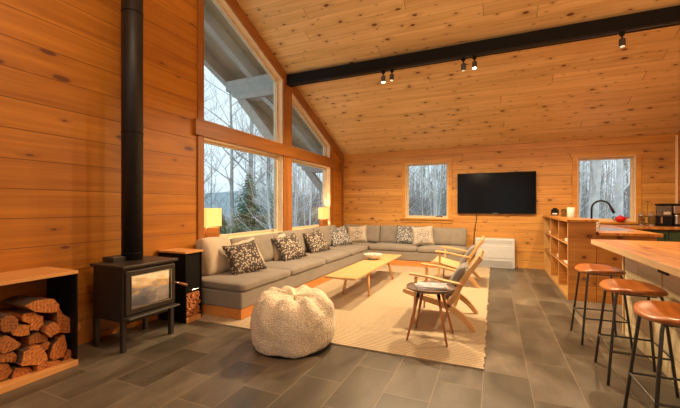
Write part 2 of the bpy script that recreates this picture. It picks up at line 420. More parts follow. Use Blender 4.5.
Y1, Y2, Y3, Y4 = 3.42, 5.28, 5.56, 7.25          # window wall openings
ZS, ZB0, ZB1, DROP = .80, 2.15, 2.35, .20
wl = MB()
wl.prism([(YF, 0), (Y1, 0), (Y1, ceil(Y1)), (RIDGE, ceil(RIDGE)), (YF, ceil(YF))], 'x', XL - TH, XL)
wl.prism([(Y1, 0), (YB + TH, 0), (YB + TH, ZS), (Y1, ZS)], 'x', XL - TH, XL)
wl.prism([(Y2, ZS), (Y3, ZS), (Y3, ceil(Y3)), (Y2, ceil(Y2))], 'x', XL - TH, XL)
wl.prism([(Y4, ZS), (YB + TH, ZS), (YB + TH, ceil(YB + TH)), (Y4, ceil(Y4))], 'x', XL - TH, XL)
for a, b in ((Y1, Y2), (Y3, Y4)):
    wl.prism([(a, ZB0), (b, ZB0), (b, ZB1), (a, ZB1)], 'x', XL - TH, XL)
    wl.prism([(a, ceil(a) - DROP), (b, ceil(b) - DROP), (b, ceil(b)), (a, ceil(a))], 'x', XL - TH, XL)
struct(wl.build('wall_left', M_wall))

def rectwall(mb, a0, a1, z0, z1, holes, axis, d0, d1):
    xs = sorted({a0, a1, *[h[0] for h in holes], *[h[1] for h in holes]}); zs = sorted({z0, z1, *[h[2] for h in holes], *[h[3] for h in holes]})
    for i in range(len(xs) - 1):
        for j in range(len(zs) - 1):
            cx_, cz_ = (xs[i] + xs[i + 1]) / 2, (zs[j] + zs[j + 1]) / 2
            if any(h[0] < cx_ < h[1] and h[2] < cz_ < h[3] for h in holes): continue
            mb.prism([(xs[i], zs[j]), (xs[i + 1], zs[j]), (xs[i + 1], zs[j + 1]), (xs[i], zs[j + 1])], axis, d0, d1)
    return mb
WB = [(-1.86, -.91, .99, 2.24), (1.47, 2.37, .97, 2.19)]
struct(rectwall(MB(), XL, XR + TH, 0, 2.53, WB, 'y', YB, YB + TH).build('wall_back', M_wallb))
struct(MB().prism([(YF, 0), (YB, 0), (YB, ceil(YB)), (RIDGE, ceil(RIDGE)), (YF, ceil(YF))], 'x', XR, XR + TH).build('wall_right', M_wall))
WF = [(-2.9, -.9, .5, 2.6), (-.5, 1.6, .5, 2.6)]
struct(rectwall(MB(), XL - TH, XR + TH, 0, ceil(YF), WF, 'y', YF - TH, YF).build('wall_front', M_wallb))

# windows: lining, sash and pane in each opening
def window(n, poly, axis, face, sgn, f0=.015, f1=.052):
    """face: inner wall plane; sgn: direction outwards"""
    w_ = struct(bpy.data.objects.new('window_%d' % n, None)); C.objects.link(w_)
    a, b = sorted((face, face + sgn * (TH + .01)))
    MB().ring(poly, inset(poly, f0), axis, a, b).build('jamb_lining', M_jamb, w_)
    i0 = inset(poly, f0); i1 = inset(poly, f1)
    a, b = sorted((face + sgn * .085, face + sgn * .135))
    MB().ring(i0, i1, axis, a, b).build('window_frame', M_sash, w_, bevel=.004)
    a, b = sorted((face + sgn * .105, face + sgn * .109))
    MB().prism(inset(poly, f1 - .005), axis, a, b).build('window_pane', M_glass, w_)
    return w_
w1 = window(1, [(Y1, ZS), (Y2, ZS), (Y2, ZB0), (Y1, ZB0)], 'x', XL, -1)
window(2, [(Y1, ZB1), (Y2, ZB1), (Y2, ceil(Y2) - DROP), (Y1, ceil(Y1) - DROP)], 'x', XL, -1)
w3 = window(3, [(Y3, ZS), (Y4, ZS), (Y4, ZB0), (Y3, ZB0)], 'x', XL, -1)
window(4, [(Y3, ZB1), (Y4, ZB1), (Y4, ceil(Y4) - DROP), (Y3, ceil(Y3) - DROP)], 'x', XL, -1)
w5 = window(5, [(-1.86, .99), (-.91, .99), (-.91, 2.24), (-1.86, 2.24)], 'y', YB, 1)
w6 = window(6, [(1.47, .97), (2.37, .97), (2.37, 2.19), (1.47, 2.19)], 'y', YB, 1)
for i, h in enumerate(WF): window(7 + i, [(h[0], h[2]), (h[1], h[2]), (h[1], h[3]), (h[0], h[3])], 'y', YF, -1)
# crank handles on the sashes
def crank(par, p, d):
    m = MB(); p = Vector(p); d = Vector(d)
    m.tube([p, p + Vector((0, 0, .02)), p + Vector((0, 0, .03)) + d * .4, p + Vector((0, 0, .012)) + d], .008, 8)
    m.lathe([(.022, 0), (.022, .012), (.012, .02)], 12, tuple(p - Vector((0, 0, .006)))); m.build('window_crank', M_black if abs(d.x) > 0 else M_chrome, par, smooth=True)
crank(w1, (XL - .06, 5.1, ZS + .03), (0, -.07, 0)); crank(w5, (-1.06, YB + .06, 1.012), (-.12, 0, 0))

# trim boards
def trim(n, mb, mat, bevel=.004): return struct(mb.build('trim_%d' % n, mat, bevel=bevel))
TX = XL + .022
trim(1, MB().box(XL, TX, Y1 - .10, Y1, ZS - .06, ceil(Y1) - .16), M_trimv)
trim(2, MB().box(XL, TX, Y2, Y3, ZS, ceil(Y3) - .05), M_trimv)
trim(3, MB().box(XL, TX, Y4, Y4 + .15, ZS - .04, ceil(Y4 + .15) - .05), M_trimv)
trim(4, MB().box(XL, XL + .045, Y1 - .16, Y4 + .20, ZB0, ZB1), M_trim)
trim(5, MB().prism([(Y1 - .12, ceil(Y1 - .12) - .02), (YB, ceil(YB) - .02), (YB, ceil(YB) - .20), (Y1 - .12, ceil(Y1 - .12) - .20)], 'x', XL, XL + .03), M_trim)
trim(6, MB().box(XL - .02, XL + .05, Y1 - .12, Y4 + .16, ZS - .045, ZS), M_jamb)
trim(7, MB().box(XL, XL + .02, YB - .09, YB, .0, 2.55), M_trimv)
trim(8, MB().box(XL, XR, YB - .022, YB, 2.40, 2.53), M_trimb)
def casing(n, x0, x1, z0, z1):
    t = MB(); y0 = YB - .022
    t.box(x0 - .075, x0, y0, YB, z0, z1); t.box(x1, x1 + .075, y0, YB, z0, z1)
    t.box(x0 - .11, x1 + .10, y0 - .008, YB, z1, z1 + .075)
    t.box(x0 - .11, x1 + .10, y0 - .035, YB, z0 - .035, z0); t.box(x0 - .075, x1 + .09, y0, YB, z0 - .10, z0 - .035)
    trim(n, t, M_trimb)
casing(9, *WB[0]); casing(10, *WB[1])
trim(11, MB().box(XR - .03, XR, YB - .03, YB - .022 + .022, .9, 2.5), M_jamb)

# ceiling beam, track and spotlights
bt = thing('ceiling_beam', 'long black steel beam running right across the sloping pine ceiling', 'beam', (0, 5.42, 3.445))
MB().box(XL + .035, XR - .005, -.06, .06, 0, .17).build('beam_web', M_black, bt, bevel=.006)
MB().box(XL + .035, XR - .005, -.075, .075, -.014, .0).build('beam_flange', M_black, bt, bevel=.003)
tr = tag(MB().box(-2.75, XR - .1, 5.33, 5.37, 3.399, 3.431).build('light_track', plain('black_track', (.02, .02, .022), .3, .5), bevel=.003), 'thin black lighting track fixed under the black ceiling beam', 'track')
M_bulb = emit('lit_bulb', (1, .82, .5), 40); M_bulb2 = emit('lit_bulb_dim', (1, .8, .5), .7)
def track_light(x, label, lit, tilt=0.0, y=5.35, z=3.399, group=None, energy=0, spot=80, yaw=0):
    t = thing('track_spotlight', label, 'spotlight', (x, y, z), yaw, group)
    MB().lathe([(.03, 0), (.03, -.03), (.022, -.045)][::-1], 14).build('mount', M_black, t, smooth=True)
    MB().tube([(0, 0, -.03), (0, 0, -.085)], .010, 8).build('stem', M_black, t)
    Mx = T(0, 0, -.08) @ RX(tilt)
    hd = MB().lathe([(.0, -.096), (.028, -.096), (.032, -.100), (.034, -.100), (.034, -.01), (.026, 0)], 18)
    hd.v = [tuple(Mx @ Vector(v)) for v in hd.v]; hd.build('head', M_steel, t, smooth=False)
    lb = MB().lathe([(.0, -.1085), (.016, -.107), (.027, -.101)], 16); lb.v = [tuple(Mx @ Vector(v)) for v in lb.v]
    lb.build('lamp', M_bulb if lit else M_bulb2, t, smooth=True)
    if energy:
        p = Matrix.Translation((x, y, z)) @ RZ(yaw) @ Mx @ Vector((0, 0, -.15))
        light('track_spot_light', 'SPOT', p, energy, WARM2, (tilt, 0, yaw), .03, spot=spot, blend=.6)
    return t
SPOTE = 1.0
track_light(-1.60, 'lit black spotlight, left of the first pair on the ceiling track', True, R(0), energy=250, spot=155)
track_light(-1.46, 'black spotlight just right of the leftmost lit one on the ceiling track', False, R(-10), energy=140, spot=140)
track_light(-.40, 'black spotlight left of the brightest lit one on the ceiling track', False, R(5), energy=140, spot=140)
track_light(-.25, 'brightest lit black spotlight near the middle of the ceiling track', True, R(-8), energy=255, spot=155)
track_light(1.45, 'single black spotlight hanging alone at the right end of the ceiling track', False, R(-6), energy=240, spot=170)
# pendants out of view, added only to light the room
for i, (x, y, z) in enumerate(ADDED_FIX):
    zc = ceil(y) if y > RIDGE else ceil(y)
    t = thing('added_pendant', 'added unseen pendant lamp with black cap above the %s' % ['wood stove side of the room', 'middle of the room', 'kitchen island', 'rear of the room'][i], 'pendant lamp', (x, y, z))
    MB().lathe([(.0, .09), (.05, .09), (.055, .14), (.03, .17), (.0, .17)], 24).build('lamp_cap', M_black, t, smooth=False)
    MB().tube([(0, 0, .17), (0, 0, zc - z - .004)], .006, 8).build('stem', M_black, t)
    light('added_pendant_light', 'POINT', (x, y, z), ADDED_PEND[i], PCOL[i], size=.085)

# ---------------------------------------------------------------- rug
rg = MB(); nx, ny = 60, 90; x0, x1, y0, y1 = -3.10, -.07, 2.88, 7.72
random.seed(3)
top = []; vs = []; fs = []
for i in range(nx + 1):
    for j in range(ny + 1):
        x = x0 + (x1 - x0) * i / nx; y = y0 + (y1 - y0) * j / ny
        if i in (0, nx): x += random.uniform(-.012, .012)
        if j in (0, ny): y += random.uniform(-.005, .005)
        vs.append((x, y, .012))
for i in range(nx):
    for j in range(ny): fs.append((i * (ny + 1) + j, (i + 1) * (ny + 1) + j, (i + 1) * (ny + 1) + j + 1, i * (ny + 1) + j + 1))
b = len(vs); per = [i * (ny + 1) for i in range(nx + 1)] + [nx * (ny + 1) + j for j in range(1, ny + 1)] + [i * (ny + 1) + ny for i in range(nx - 1, -1, -1)] + [j for j in range(ny - 1, 0, -1)]
vs += [(vs[p][0], vs[p][1], 0) for p in per]
for q in range(len(per)): r_ = (q + 1) % len(per); fs.append((per[q], b + q, b + r_, per[r_]))
fs.append(tuple(b + q for q in range(len(per))))
rg.add(vs, fs); tag(rg.build('area_rug', M_rug), 'large cream woven rug under the coffee table and lounge chairs', 'rug')

# ---------------------------------------------------------------- sofa
S = thing('sectional_sofa', 'long taupe linen corner sofa along the window wall and back wall', 'sofa', (0, 0, .0))
M_plinth = wood('sofa_plinth_wood', (.56, .20, .045), (.74, .33, .09), (0, 1, 0), 22, .4)
XF, XB2, YS, YE, XE = -2.51, XL + .03, 3.05, 7.22, -.50
zz = .013
MB().prism([(XB2, YS + .01), (XF - .01, YS + .01), (XF - .01, YE + .01), (XE - .01, YE + .01), (XE - .01, YB - .04), (XB2, YB - .04)], 'z', zz, .125).build('plinth', M_plinth, S, bevel=.004)
MB().prism([(XB2, YS), (XF, YS), (XF, YE), (XE, YE), (XE, YB - .04), (XB2, YB - .04)], 'z', .125, .31).build('base', M_sofa, S, bevel=.02, seg=3)
ys = [3.05, 4.06, 5.13, 6.18, 7.21]
for i in range(4):
    a, b_ = ys[i], ys[i + 1]
    MB().soft(XF - XB2 + .015, b_ - a - .008, .095, .035, .018, 12, T((XF + XB2) / 2 + .008, (a + b_) / 2, .355), i).build('seat_cushion', M_sofa, S, smooth=True, weld=True)
MB().soft(XF - XB2 - .01, .74, .095, .035, .015, 12, T((XF + XB2) / 2, 7.59, .355), 9).build('seat_cushion', M_sofa, S, smooth=True, weld=True)
for i, (a, b_) in enumerate(((-2.50, -1.455), (-1.45, XE))):
    MB().soft(b_ - a - .006, .78, .105, .04, .02, 12, T((a + b_) / 2, 7.59, .36), i + 4).build('seat_cushion', M_sofa, S, smooth=True, weld=True)
def backc(cx_, cy_, wd, ht, th, yaw, lean, mat=M_sofa, seed=0, z=.405):
    Mx = T(cx_, cy_, z) @ RZ(yaw) @ RX(lean) @ T(0, 0, ht / 2)
    return MB().soft(wd, th, ht, .045, .035, 12, Mx, seed, .012).build('back_cushion', mat, S, smooth=True, weld=True)
# along the windows: the cushion faces +X (yaw 90) and leans on the wall
for i, (a, b_, h_) in enumerate(((3.20, 3.68, .46), (3.70, 4.85, .42), (4.87, 6.02, .43), (6.04, 7.12, .44))):
    backc(-3.18, (a + b_) / 2, b_ - a, h_, .16, R(90), R(-14), M_beige if i == 0 else M_sofa, i + 11)
for i, (a, b_, h_) in enumerate(((-3.33, -2.90, .41), (-2.89, -2.41, .41), (-2.40, -1.43, .41), (-1.41, -.52, .39))):
    backc((a + b_) / 2, 7.78, b_ - a, h_, .16, 0, R(-12), M_sofa, i + 21)

# throw pillows
M_peb = pebble('brown_pebble_print', (.075, .058, .047), (.50, .44, .36), 33, .36)
M_pebg = pebble('grey_pebble_print', (.12, .12, .125), (.56, .54, .50), 34, .36)
M_sprig = pebble('cream_cloth_with_dark_sprigs', (.50, .43, .34), (.12, .10, .085), 38, .40, .05, fade=.17)
M_sprigg = pebble('cream_cloth_with_grey_sprigs', (.46, .41, .34), (.17, .165, .16), 38, .40, .05, fade=.20)
def pillow(x, y, z, yaw, lean, roll, mat, label, w_=.46, h_=.46, t_=.15, seed=0, group=None):
    o = MB().pillow(w_, h_, t_, M=None, seed=seed).build('throw_pillow', mat, smooth=True, weld=True)
    o.matrix_world = T(x, y, z) @ RZ(yaw) @ RX(lean) @ RY(roll)
    # the stitched edge
    sm = MB(); pts = []
    for a in range(48):
        q = a / 48 * 4; s_ = int(q); f_ = (q - s_) * 2 - 1
        x_, z_ = [(f_, -1), (1, f_), (-f_, 1), (-1, -f_)][s_]
        pts.append((x_ * (1 - .09 * (1 - z_ * z_)) * w_ / 2, -.015 * x_ * x_, z_ * (1 - .09 * (1 - x_ * x_)) * h_ / 2 + h_ / 2))
    sm.tube(pts + [pts[0]], .005, 6, cap=False).build('piping', mat, o, smooth=True)
    return tag(o, label, 'pillow', group)
ZP = .415
pillow(-2.99, 3.86, ZP, R(72), R(-33), R(-4), M_beige, 'plain beige pillow tucked behind the nearest brown pebble-print pillow', .44, .45, seed=1)
pillow(-2.79, 3.56, ZP, R(62), R(-33), R(-8), M_peb, 'brown pebble-print pillow nearest the wood stove end of the sofa', .46, .43, seed=2)
pillow(-3.01, 4.72, ZP, R(76), R(-33), R(-5), M_beige, 'plain beige pillow peeking out behind the second pebble-print pillow from the stove', .46, .44, seed=3)
pillow(-2.84, 4.74, ZP, R(70), R(-33), R(-8), M_peb, 'second brown pebble-print pillow from the wood stove, under the window post', .50, .44, seed=4)
pillow(-2.87, 5.70, ZP, R(72), R(-33), R(-6), M_peb, 'third brown pebble-print pillow from the wood stove, before the far window', .50, .44, seed=5)
pillow(-2.91, 6.80, ZP, R(62), R(-33), R(-4), M_pebg, 'grey pebble-print pillow nearest the corner of the sofa', .54, .46, seed=6)
pillow(-2.88, 7.56, ZP, R(14), R(-20), R(-4), M_sprig, 'cream pillow with a dark leafy spray in the sofa corner', .46, .40, seed=7)
pillow(-1.78, 7.56, ZP + .01, R(-2), R(-20), R(3), M_pebg, 'grey pebble-print pillow below the small back window', .46, .42, seed=8)
pillow(-1.36, 7.50, ZP + .01, R(10), R(-20), R(-5), M_sprigg, 'cream pillow with grey sprigs right of the grey one on the back sofa', .46, .42, seed=9)

# ---------------------------------------------------------------- bean bag pouf
def pouf():
    t = thing('bean_bag_pouf', 'round cream fleece bean bag on the slate floor in front of the sofa', 'pouf', (-1.675, 2.76, 0))
    n, m = 120, 60; vs = []; fs = []
    for j in range(m + 1):
        a = math.pi * j / m; cz = -math.cos(a); rr = max(math.sin(a), .0) ** (.30 if cz > 0 else .08)
        for i in range(n):
            th_ = 2 * math.pi * i / n
            z = .225 + .225 * (abs(cz) ** .8) * (1 if cz > 0 else -1); r = .362 * rr * (1 + .05 * (1 - abs(cz)))
            p = Vector((r * math.cos(th_), r * math.sin(th_), z))
            d = noise.noise(p * 5) * .022 + noise.noise(p * 12) * .009 + noise.noise(p * 55) * .004
            fold = .020 * math.sin(th_ * 9 + 3 * noise.noise(p * 3)) * max(0, cz) ** 1.0
            nn = Vector((p.x, p.y, (p.z - .225) * 1.5)).normalized()
            p += nn * (d + fold); p.z += .018 * math.exp(-((r - .24) / .06) ** 2) * (cz > 0) - .03 * math.exp(-(r / .12) ** 2) * (cz > 0)
            p.z = max(p.z, .012); vs.append(p)
    for j in range(m):
        for i in range(n): fs.append((j * n + i, j * n + (i + 1) % n, (j + 1) * n + (i + 1) % n, (j + 1) * n + i))
    k = NM('cream_fleece'); P = k.obj(); v = k.n('ShaderNodeTexVoronoi'); v.inputs['Scale'].default_value = 75; k.put(v.inputs['Vector'], P)
    nn_ = k.noise(P, 30, 3); k.bump(k.math('ADD', v.outputs['Distance'], nn_), 1.0, .007)
    k.set(k.ramp(k.math('ADD', k.math('MULTIPLY', v.outputs['Distance'], .5), k.math('MULTIPLY', nn_, .6)), (.25, (.66, .56, .38)), (.7, (.92, .84, .64))), .95)
    k.b.inputs['Sheen Weight'].default_value = .3
    MB().add(vs, fs).build('fleece_cover', k.m, t, smooth=True)
    MB().lathe([(.0, 0), (.338, 0), (.346, .006), (.338, .012), (.0, .012)], 60).build('base_piping', M_black, t, smooth=True)
    MB().tube([(-.12 + .004 * q, -.352 - .012 * math.sin(q * .7), .05 + q * .03) for q in range(7)], .003, 5).build('side_seam', M_beige, t)
pouf()

# ---------------------------------------------------------------- coffee table and bowl
t = thing('coffee_table', 'long low ash coffee table with splayed legs on the cream rug', 'coffee table', (-1.765, 5.18, .012))
tp = MB().box(-.215, .215, -1.17, 1.17, .325, .352).build('tabletop', M_lighty, t, bevel=.006)
MB().box(-.15, .15, -.62, .64, .295, .325).build('apron', M_lighty, t, bevel=.003)
for sx in (-1, 1):
    for yy, dy in ((-.52, -.1), (.52, .1)):
        MB().tube([(sx * .15, yy, .325), (sx * .195, yy + dy, 0)], [.026, .014], 14).build('leg', M_lightz, t, smooth=True)
t = thing('fruit_bowl', 'shallow white ceramic bowl standing on the low coffee table', 'bowl', (-1.86, 5.62, .364))
M_cer = plain('glazed_stoneware', (.62, .57, .50), .3, 0, .12, 30)
MB().lathe([(.0, 0), (.08, 0), (.085, .012), (.13, .04), (.165, .085), (.160, .088), (.12, .048), (.07, .022), (.0, .018)], 36).build('bowl_body', M_cer, t, smooth=True)
M_pc = plain('dried_pods', (.22, .12, .06), .8, 0, .4, 30)
for i, (x, y, r) in enumerate(((.02, .03, .024), (-.05, .0, .026), (.05, -.03, .02), (-.01, -.06, .022), (.07, .03, .018))):
    bl = MB().lathe([(.0, -r), (r * .7, -r * .7), (r, 0), (r * .7, r * .7), (.0, r)], 10, (0, 0, 0)).build('dried_pod', [M_pc, M_beige][i % 2], None, smooth=True)
    bl.location = (-1.86 + x, 5.62 + y, .364 + .026 + r + .25 * (x * x + y * y) ** .5 - .002); tag(bl, 'small brown dried pod lying in the white bowl', 'pod', 'dried pods in the bowl')

# ---------------------------------------------------------------- lounge chairs
M_ply = wood('moulded_ash_panel', (.60, .38, .17), (.76, .54, .29), (0, 0, 1), 30, .4)
def make_chair():
    # local: front towards -X, chair centre line y=0, floor z=0
    t = thing('lounge_chair', 'a', 'chair', (0, 0, .012))
    hw = .315
    def smooth_path(P, n=6):
        out = []
        for i in range(len(P) - 1):
            p0 = Vector(P[max(i - 1, 0)]); p1 = Vector(P[i]); p2 = Vector(P[i + 1]); p3 = Vector(P[min(i + 2, len(P) - 1)])
            for q in range(n):
                u = q / n; out.append(.5 * ((2 * p1) + (-p0 + p2) * u + (2 * p0 - 5 * p1 + 4 * p2 - p3) * u * u + (-p0 + 3 * p1 - 3 * p2 + p3) * u ** 3))
        out.append(Vector(P[-1])); return out
    for s_ in (-1, 1):
        y = s_ * hw
        # seat rail that runs on into the back leg
        rail = smooth_path([(-.47, y, .345), (-.25, y, .285), (-.02, y, .225), (.13, y, .13), (.245, y, .0)])
        MB().bar(rail, [.030] * len(rail), [.042 + .026 * math.sin(math.pi * min(1, q / (len(rail) - 1))) for q in range(len(rail))]).build('side_rail', M_light, t, bevel=.008)
        post = smooth_path([(-.02, y, .215), (.06, y, .33), (.15, y, .51), (.31, y, .735)])
        MB().bar(post, .030, [.064 - .022 * q / (len(post) - 1) for q in range(len(post))]).build('back_post', M_lightz, t, bevel=.008)
        leg = smooth_path([(-.33, y * 1.04, .50), (-.335, y * 1.04, .30), (-.36, y * 1.02, .0)])
        MB().bar(leg, .030, [.034 - .012 * q / (len(leg) - 1) for q in range(len(leg))]).build('leg', M_lightz, t, bevel=.007)
        arm = smooth_path([(-.40, y * 1.06, .530), (-.20, y * 1.08, .512), (.0, y * 1.06, .478), (.14, y * 1.01, .455)])
        MB().bar(arm, [.045, *[.062] * (len(arm) - 2), .04], .022).build('armrest', M_light, t, bevel=.008)
    # crossbars
    MB().bar([(-.40, -hw, .322), (-.40, hw, .322)], .03, .03, (1, 0, 0)).build('front_stretcher', M_lighty, t, bevel=.006)
    MB().bar([(.05, -hw, .205), (.05, hw, .205)], .03, .03, (1, 0, 0)).build('rear_stretcher', M_lighty, t, bevel=.006)
    # seat and back panels, gently dished
    def panel(p0, p1, bulge, nu=10, nv=8, th=.014, w_=hw - .018):
        vs = []; fs = []; p0 = Vector(p0); p1 = Vector(p1); d = (p1 - p0); nn = Vector((-d.z, 0, d.x)).normalized()
        for side in (0, 1):
            for i in range(nu + 1):
                for j in range(nv + 1):
                    u = i / nu; v = j / nv * 2 - 1
                    p = p0 + d * u + Vector((0, v * w_, 0)) - nn * bulge * (1 - v * v) * math.sin(math.pi * (.15 + .7 * u)) + nn * th * side
                    vs.append(p)
        W = nv + 1; off = (nu + 1) * W
        for i in range(nu):
            for j in range(nv):
                q = (i * W + j, (i + 1) * W + j, (i + 1) * W + j + 1, i * W + j + 1)
                fs.append(q[::-1]); fs.append(tuple(a + off for a in q))
        for i in range(nu):
            for j in (0, nv): fs.append((i * W + j, (i + 1) * W + j, (i + 1) * W + j + off, i * W + j + off))
        for j in range(nv):
            for i in (0, nu): fs.append((i * W + j, i * W + j + 1, i * W + j + 1 + off, i * W + j + off))
        return MB().add(vs, fs)
    panel((-.45, 0, .358), (-.02, 0, .250), .018).build('seat', M_ply, t, smooth=False)
    panel((.005, 0, .262), (.280, 0, .715), .03).build('backrest', M_ply, t, smooth=False)
    MB().bar([(.293, -hw - .01, .728), (.30, 0, .74), (.293, hw + .01, .728)], .028, .045, (1, 0, .2)).build('top_rail', M_lighty, t, bevel=.008)
    return t
ch = make_chair(); ch.location = (-.42, 4.02, .012); ch['label'] = 'ash lounge chair nearest the camera, beside the round side table'
c2 = copy_tree(ch); c2.location = (-.45, 6.03, .012); c2['label'] = 'ash lounge chair farther back, between the other chair and the back sofa'
for o in (ch, c2): o['group'] = 'lounge chairs facing the coffee table'
for y, lab in ((4.04, 'grey wool pillow leaning in the nearer lounge chair'), (6.03, 'grey wool pillow leaning in the farther lounge chair')):
    pillow(-.475, y, .262 + .012, R(-90), R(-32), 0, M_grey, lab, .46, .40, .13, seed=y)

# ---------------------------------------------------------------- side table and magazine
t = thing('side_table', 'small round side table with four slim walnut legs in front of lounge chair', 'side table', (-.55, 3.39, .012))
M_top = plain('dark_tray_top', (.16, .105, .07), .35, 0, .2, 20)
MB().lathe([(.0, .455), (.205, .455), (.222, .466), (.226, .480), (.219, .480), (.212, .470), (.0, .469)], 40).build('tray_top', M_top, t, smooth=False)
for a in (20, 110, 200, 290):
    ca, sa = math.cos(R(a + 23)), math.sin(R(a + 23))
    MB().tube([(ca * .12, sa * .12, .455), (ca * .14, sa * .14, .39), ], [.015, .014], 10).build('bracket', M_black, t, smooth=True)
    MB().tube([(ca * .14, sa * .14, .39), (ca * .255, sa * .255, 0)], [.015, .009], 10).build('leg', M_walnut, t, smooth=True)
k = NM('magazine_cover'); P = k.obj(); n1 = k.noise(P, 9, 3, .6, 1); n2 = k.noise(P, 60, 1)
M_mag = k.set(k.ramp(k.math('ADD', k.math('MULTIPLY', n1, .7), k.math('MULTIPLY', n2, .3)), (.35, (.16, .17, .20)), (.5, (.55, .55, .55)), (.62, (.72, .72, .72))), .25)
M_paper = plain('magazine_pages', (.75, .73, .70), .6)
for i, (w_, l_, rz, dz, lab) in enumerate(((.22, .29, .35, 0, 'lower magazine of the two on the round side table'), (.21, .27, .15, .0125, 'grey patterned magazine lying on top on the round side table'))):
    m = thing('magazine', lab, 'magazine', (-.54, 3.40, .4825 + dz), rz)
    MB().box(-l_ / 2, l_ / 2, -w_ / 2, w_ / 2, .002, .010).build('pages', M_paper, m)
    cv = MB(); cv.box(-l_ / 2 - .002, l_ / 2 + .002, -w_ / 2 - .002, w_ / 2, .010, .0115); cv.box(-l_ / 2 - .002, l_ / 2 + .002, -w_ / 2 - .002, w_ / 2, .0005, .002); cv.build('cover', M_mag, m)

# ---------------------------------------------------------------- television, cable, heater
t = thing('television', 'wide black flat screen television on the back wall', 'television', (.03, 7.945, 1.53))
M_scr = plain('dark_screen_glass', (.004, .004, .004), .16, 0, .1, 2, Specular_IOR_Level=.12)
MB().box(-.745, .745, -.022, .022, -.425, .425).build('casing', M_black, t, bevel=.006)
MB().box(-.735, .735, -.0245, -.0221, -.412, .416).build('screen', M_scr, t)
MB().box(-.2, .2, .022, .054, -.15, .15).build('wall_bracket', M_steel, t)
MB().box(-.05, .05, -.0265, -.0246, -.424, -.416).build('badge', M_chrome, t)
tag(MB().tube([(-.33, 7.975, 1.12), (-.34, 7.985, .95), (-.37, 7.985, .75), (-.39, 7.985, .5), (-.40, 7.98, .3)], .006, 6).build('television_cable', M_black, smooth=True), 'thin dark cable hanging from the television down the pine wall', 'cable')
t = thing('heat_pump_unit', 'low white floor-standing heat pump unit under the television', 'heater', (.02, 7.99, .0))
MB().box(-.37, .37, -.21, -.01, .0, .60).build('casing', M_white, t, bevel=.018, seg=3)
MB().box(-.35, .35, -.218, -.209, .20, .45).build('front_panel', M_white, t, bevel=.006)
gv = MB()
for i in range(7): gv.box(-.33, .33, -.216, -.2085, .035 + i * .018, .043 + i * .018)
gv.build('lower_grille', plain('grille_grey', (.38, .39, .40), .5), t)
MB().box(-.33, .33, -.2135, -.2095, .505, .565).build('outlet_flap', plain('flap_grey', (.46, .47, .48), .4), t, bevel=.002)

# ---------------------------------------------------------------- wood stove
t = thing('wood_stove', 'black steel wood stove with glass door and tall flue against the left wall', 'stove', (-3.10, 2.24, 0))
SX0, SX1, SY = -.185, .215, .262          # body extents, local
bd = MB(); bd.box(SX0, SX1, -SY, SY, .255, .715)
bd.build('firebox', M_stove, t, bevel=.01)
MB().box(SX0 - .015, SX1 + .035, -SY - .02, SY + .02, .715, .742).build('top_plate', M_stove, t, bevel=.006)
MB().box(SX0 - .03, -.06, -.16, .10, .742, .785).build('flue_collar', M_stove, t, bevel=.004)
MB().tube([(-.09, .045, .728), (-.09, .045, 4.97)], .092, 32).build('stovepipe', plain('matt_black_flue', (.010, .009, .009), .5, 0, .2, 12), t, smooth=True)
for z in (.80, 1.95, 3.1): MB().tube([(-.09, .045, z), (-.09, .045, z + .012)], .0945, 32).build('pipe_seam', M_black, t, smooth=True)
dx = SX1
dp_ = [(-.25, .315), (.25, .315), (.25, .695), (-.25, .695)]
di = inset(dp_, .05)
door = MB().ring(dp_, di, 'x', dx, dx + .03).build('stove_door', M_stove, t, bevel=.006)
MB().ring(inset(dp_, .045), inset(dp_, .049), 'x', dx + .028, dx + .034).build('glass_trim', M_chrome, door)
k = NM('stove_glass'); k.t.nodes.remove(k.b)
tr_ = k.n('ShaderNodeBsdfTransparent'); tr_.inputs[0].default_value = (.75, .7, .65, 1)
gl_ = k.n('ShaderNodeBsdfGlossy'); gl_.inputs['Roughness'].default_value = .03; gl_.inputs['Color'].default_value = (1, .95, .9, 1)
ms = k.n('ShaderNodeMixShader'); k.put(ms.inputs[0], .20); k.t.links.new(tr_.outputs[0], ms.inputs[1]); k.t.links.new(gl_.outputs[0], ms.inputs[2]); k.t.links.new(ms.outputs[0], k.out.inputs[0])
MB().prism(inset(dp_, .049), 'x', dx + .012, dx + .016).build('glass_pane', k.m, door)
# glowing flame sheet behind the glass, with the room's reflection painted in
k = NM('flame_and_reflection'); P = k.obj(); s3 = k.n('ShaderNodeSeparateXYZ'); k.put(s3.inputs[0], P)
mp = k.n('ShaderNodeMapping'); k.put(mp.inputs[0], P); mp.inputs['Scale'].default_value = (0, 3, 10)
nf = k.noise(mp.outputs[0], 2.2, 4, .6, 0)
f = k.math('ADD', k.math('MULTIPLY', nf, .7), k.mr(s3.outputs[2], .40, .64, -.12, .40))
k.set((.05, .04, .03), .9); k.put(k.b.inputs['Emission Color'], k.ramp(f, (.25, (.07, .065, .06)), (.42, (.20, .17, .13)), (.56, (.80, .40, .12)), (.70, (1, .72, .36))))
k.b.inputs['Emission Strength'].default_value = 2.0
fl = MB(); vs = []; fs = []
for i in range(25):
    for j in range(13):
        y = -.198 + .396 * i / 24; z = .368 + .275 * j / 12
        vs.append((dx + .007 + .003 * math.sin(i * 1.3 + j * .8), y, z))
for i in range(24):
    for j in range(12): fs.append((i * 13 + j, (i + 1) * 13 + j, (i + 1) * 13 + j + 1, i * 13 + j + 1))
fl.add(vs, fs).build('flame_reflection_sheet', k.m, t, smooth=True)
hd = MB().tube([(dx + .03, .222, .515), (dx + .075, .232, .515), (dx + .085, .24, .51)], .008, 8).build('door_handle', M_chrome, door, smooth=True)
MB().tube([(dx + .085, .24, .51), (dx + .15, .285, .485)], [.011, .013], 10).build('handle_grip', M_walnut, t, smooth=True)
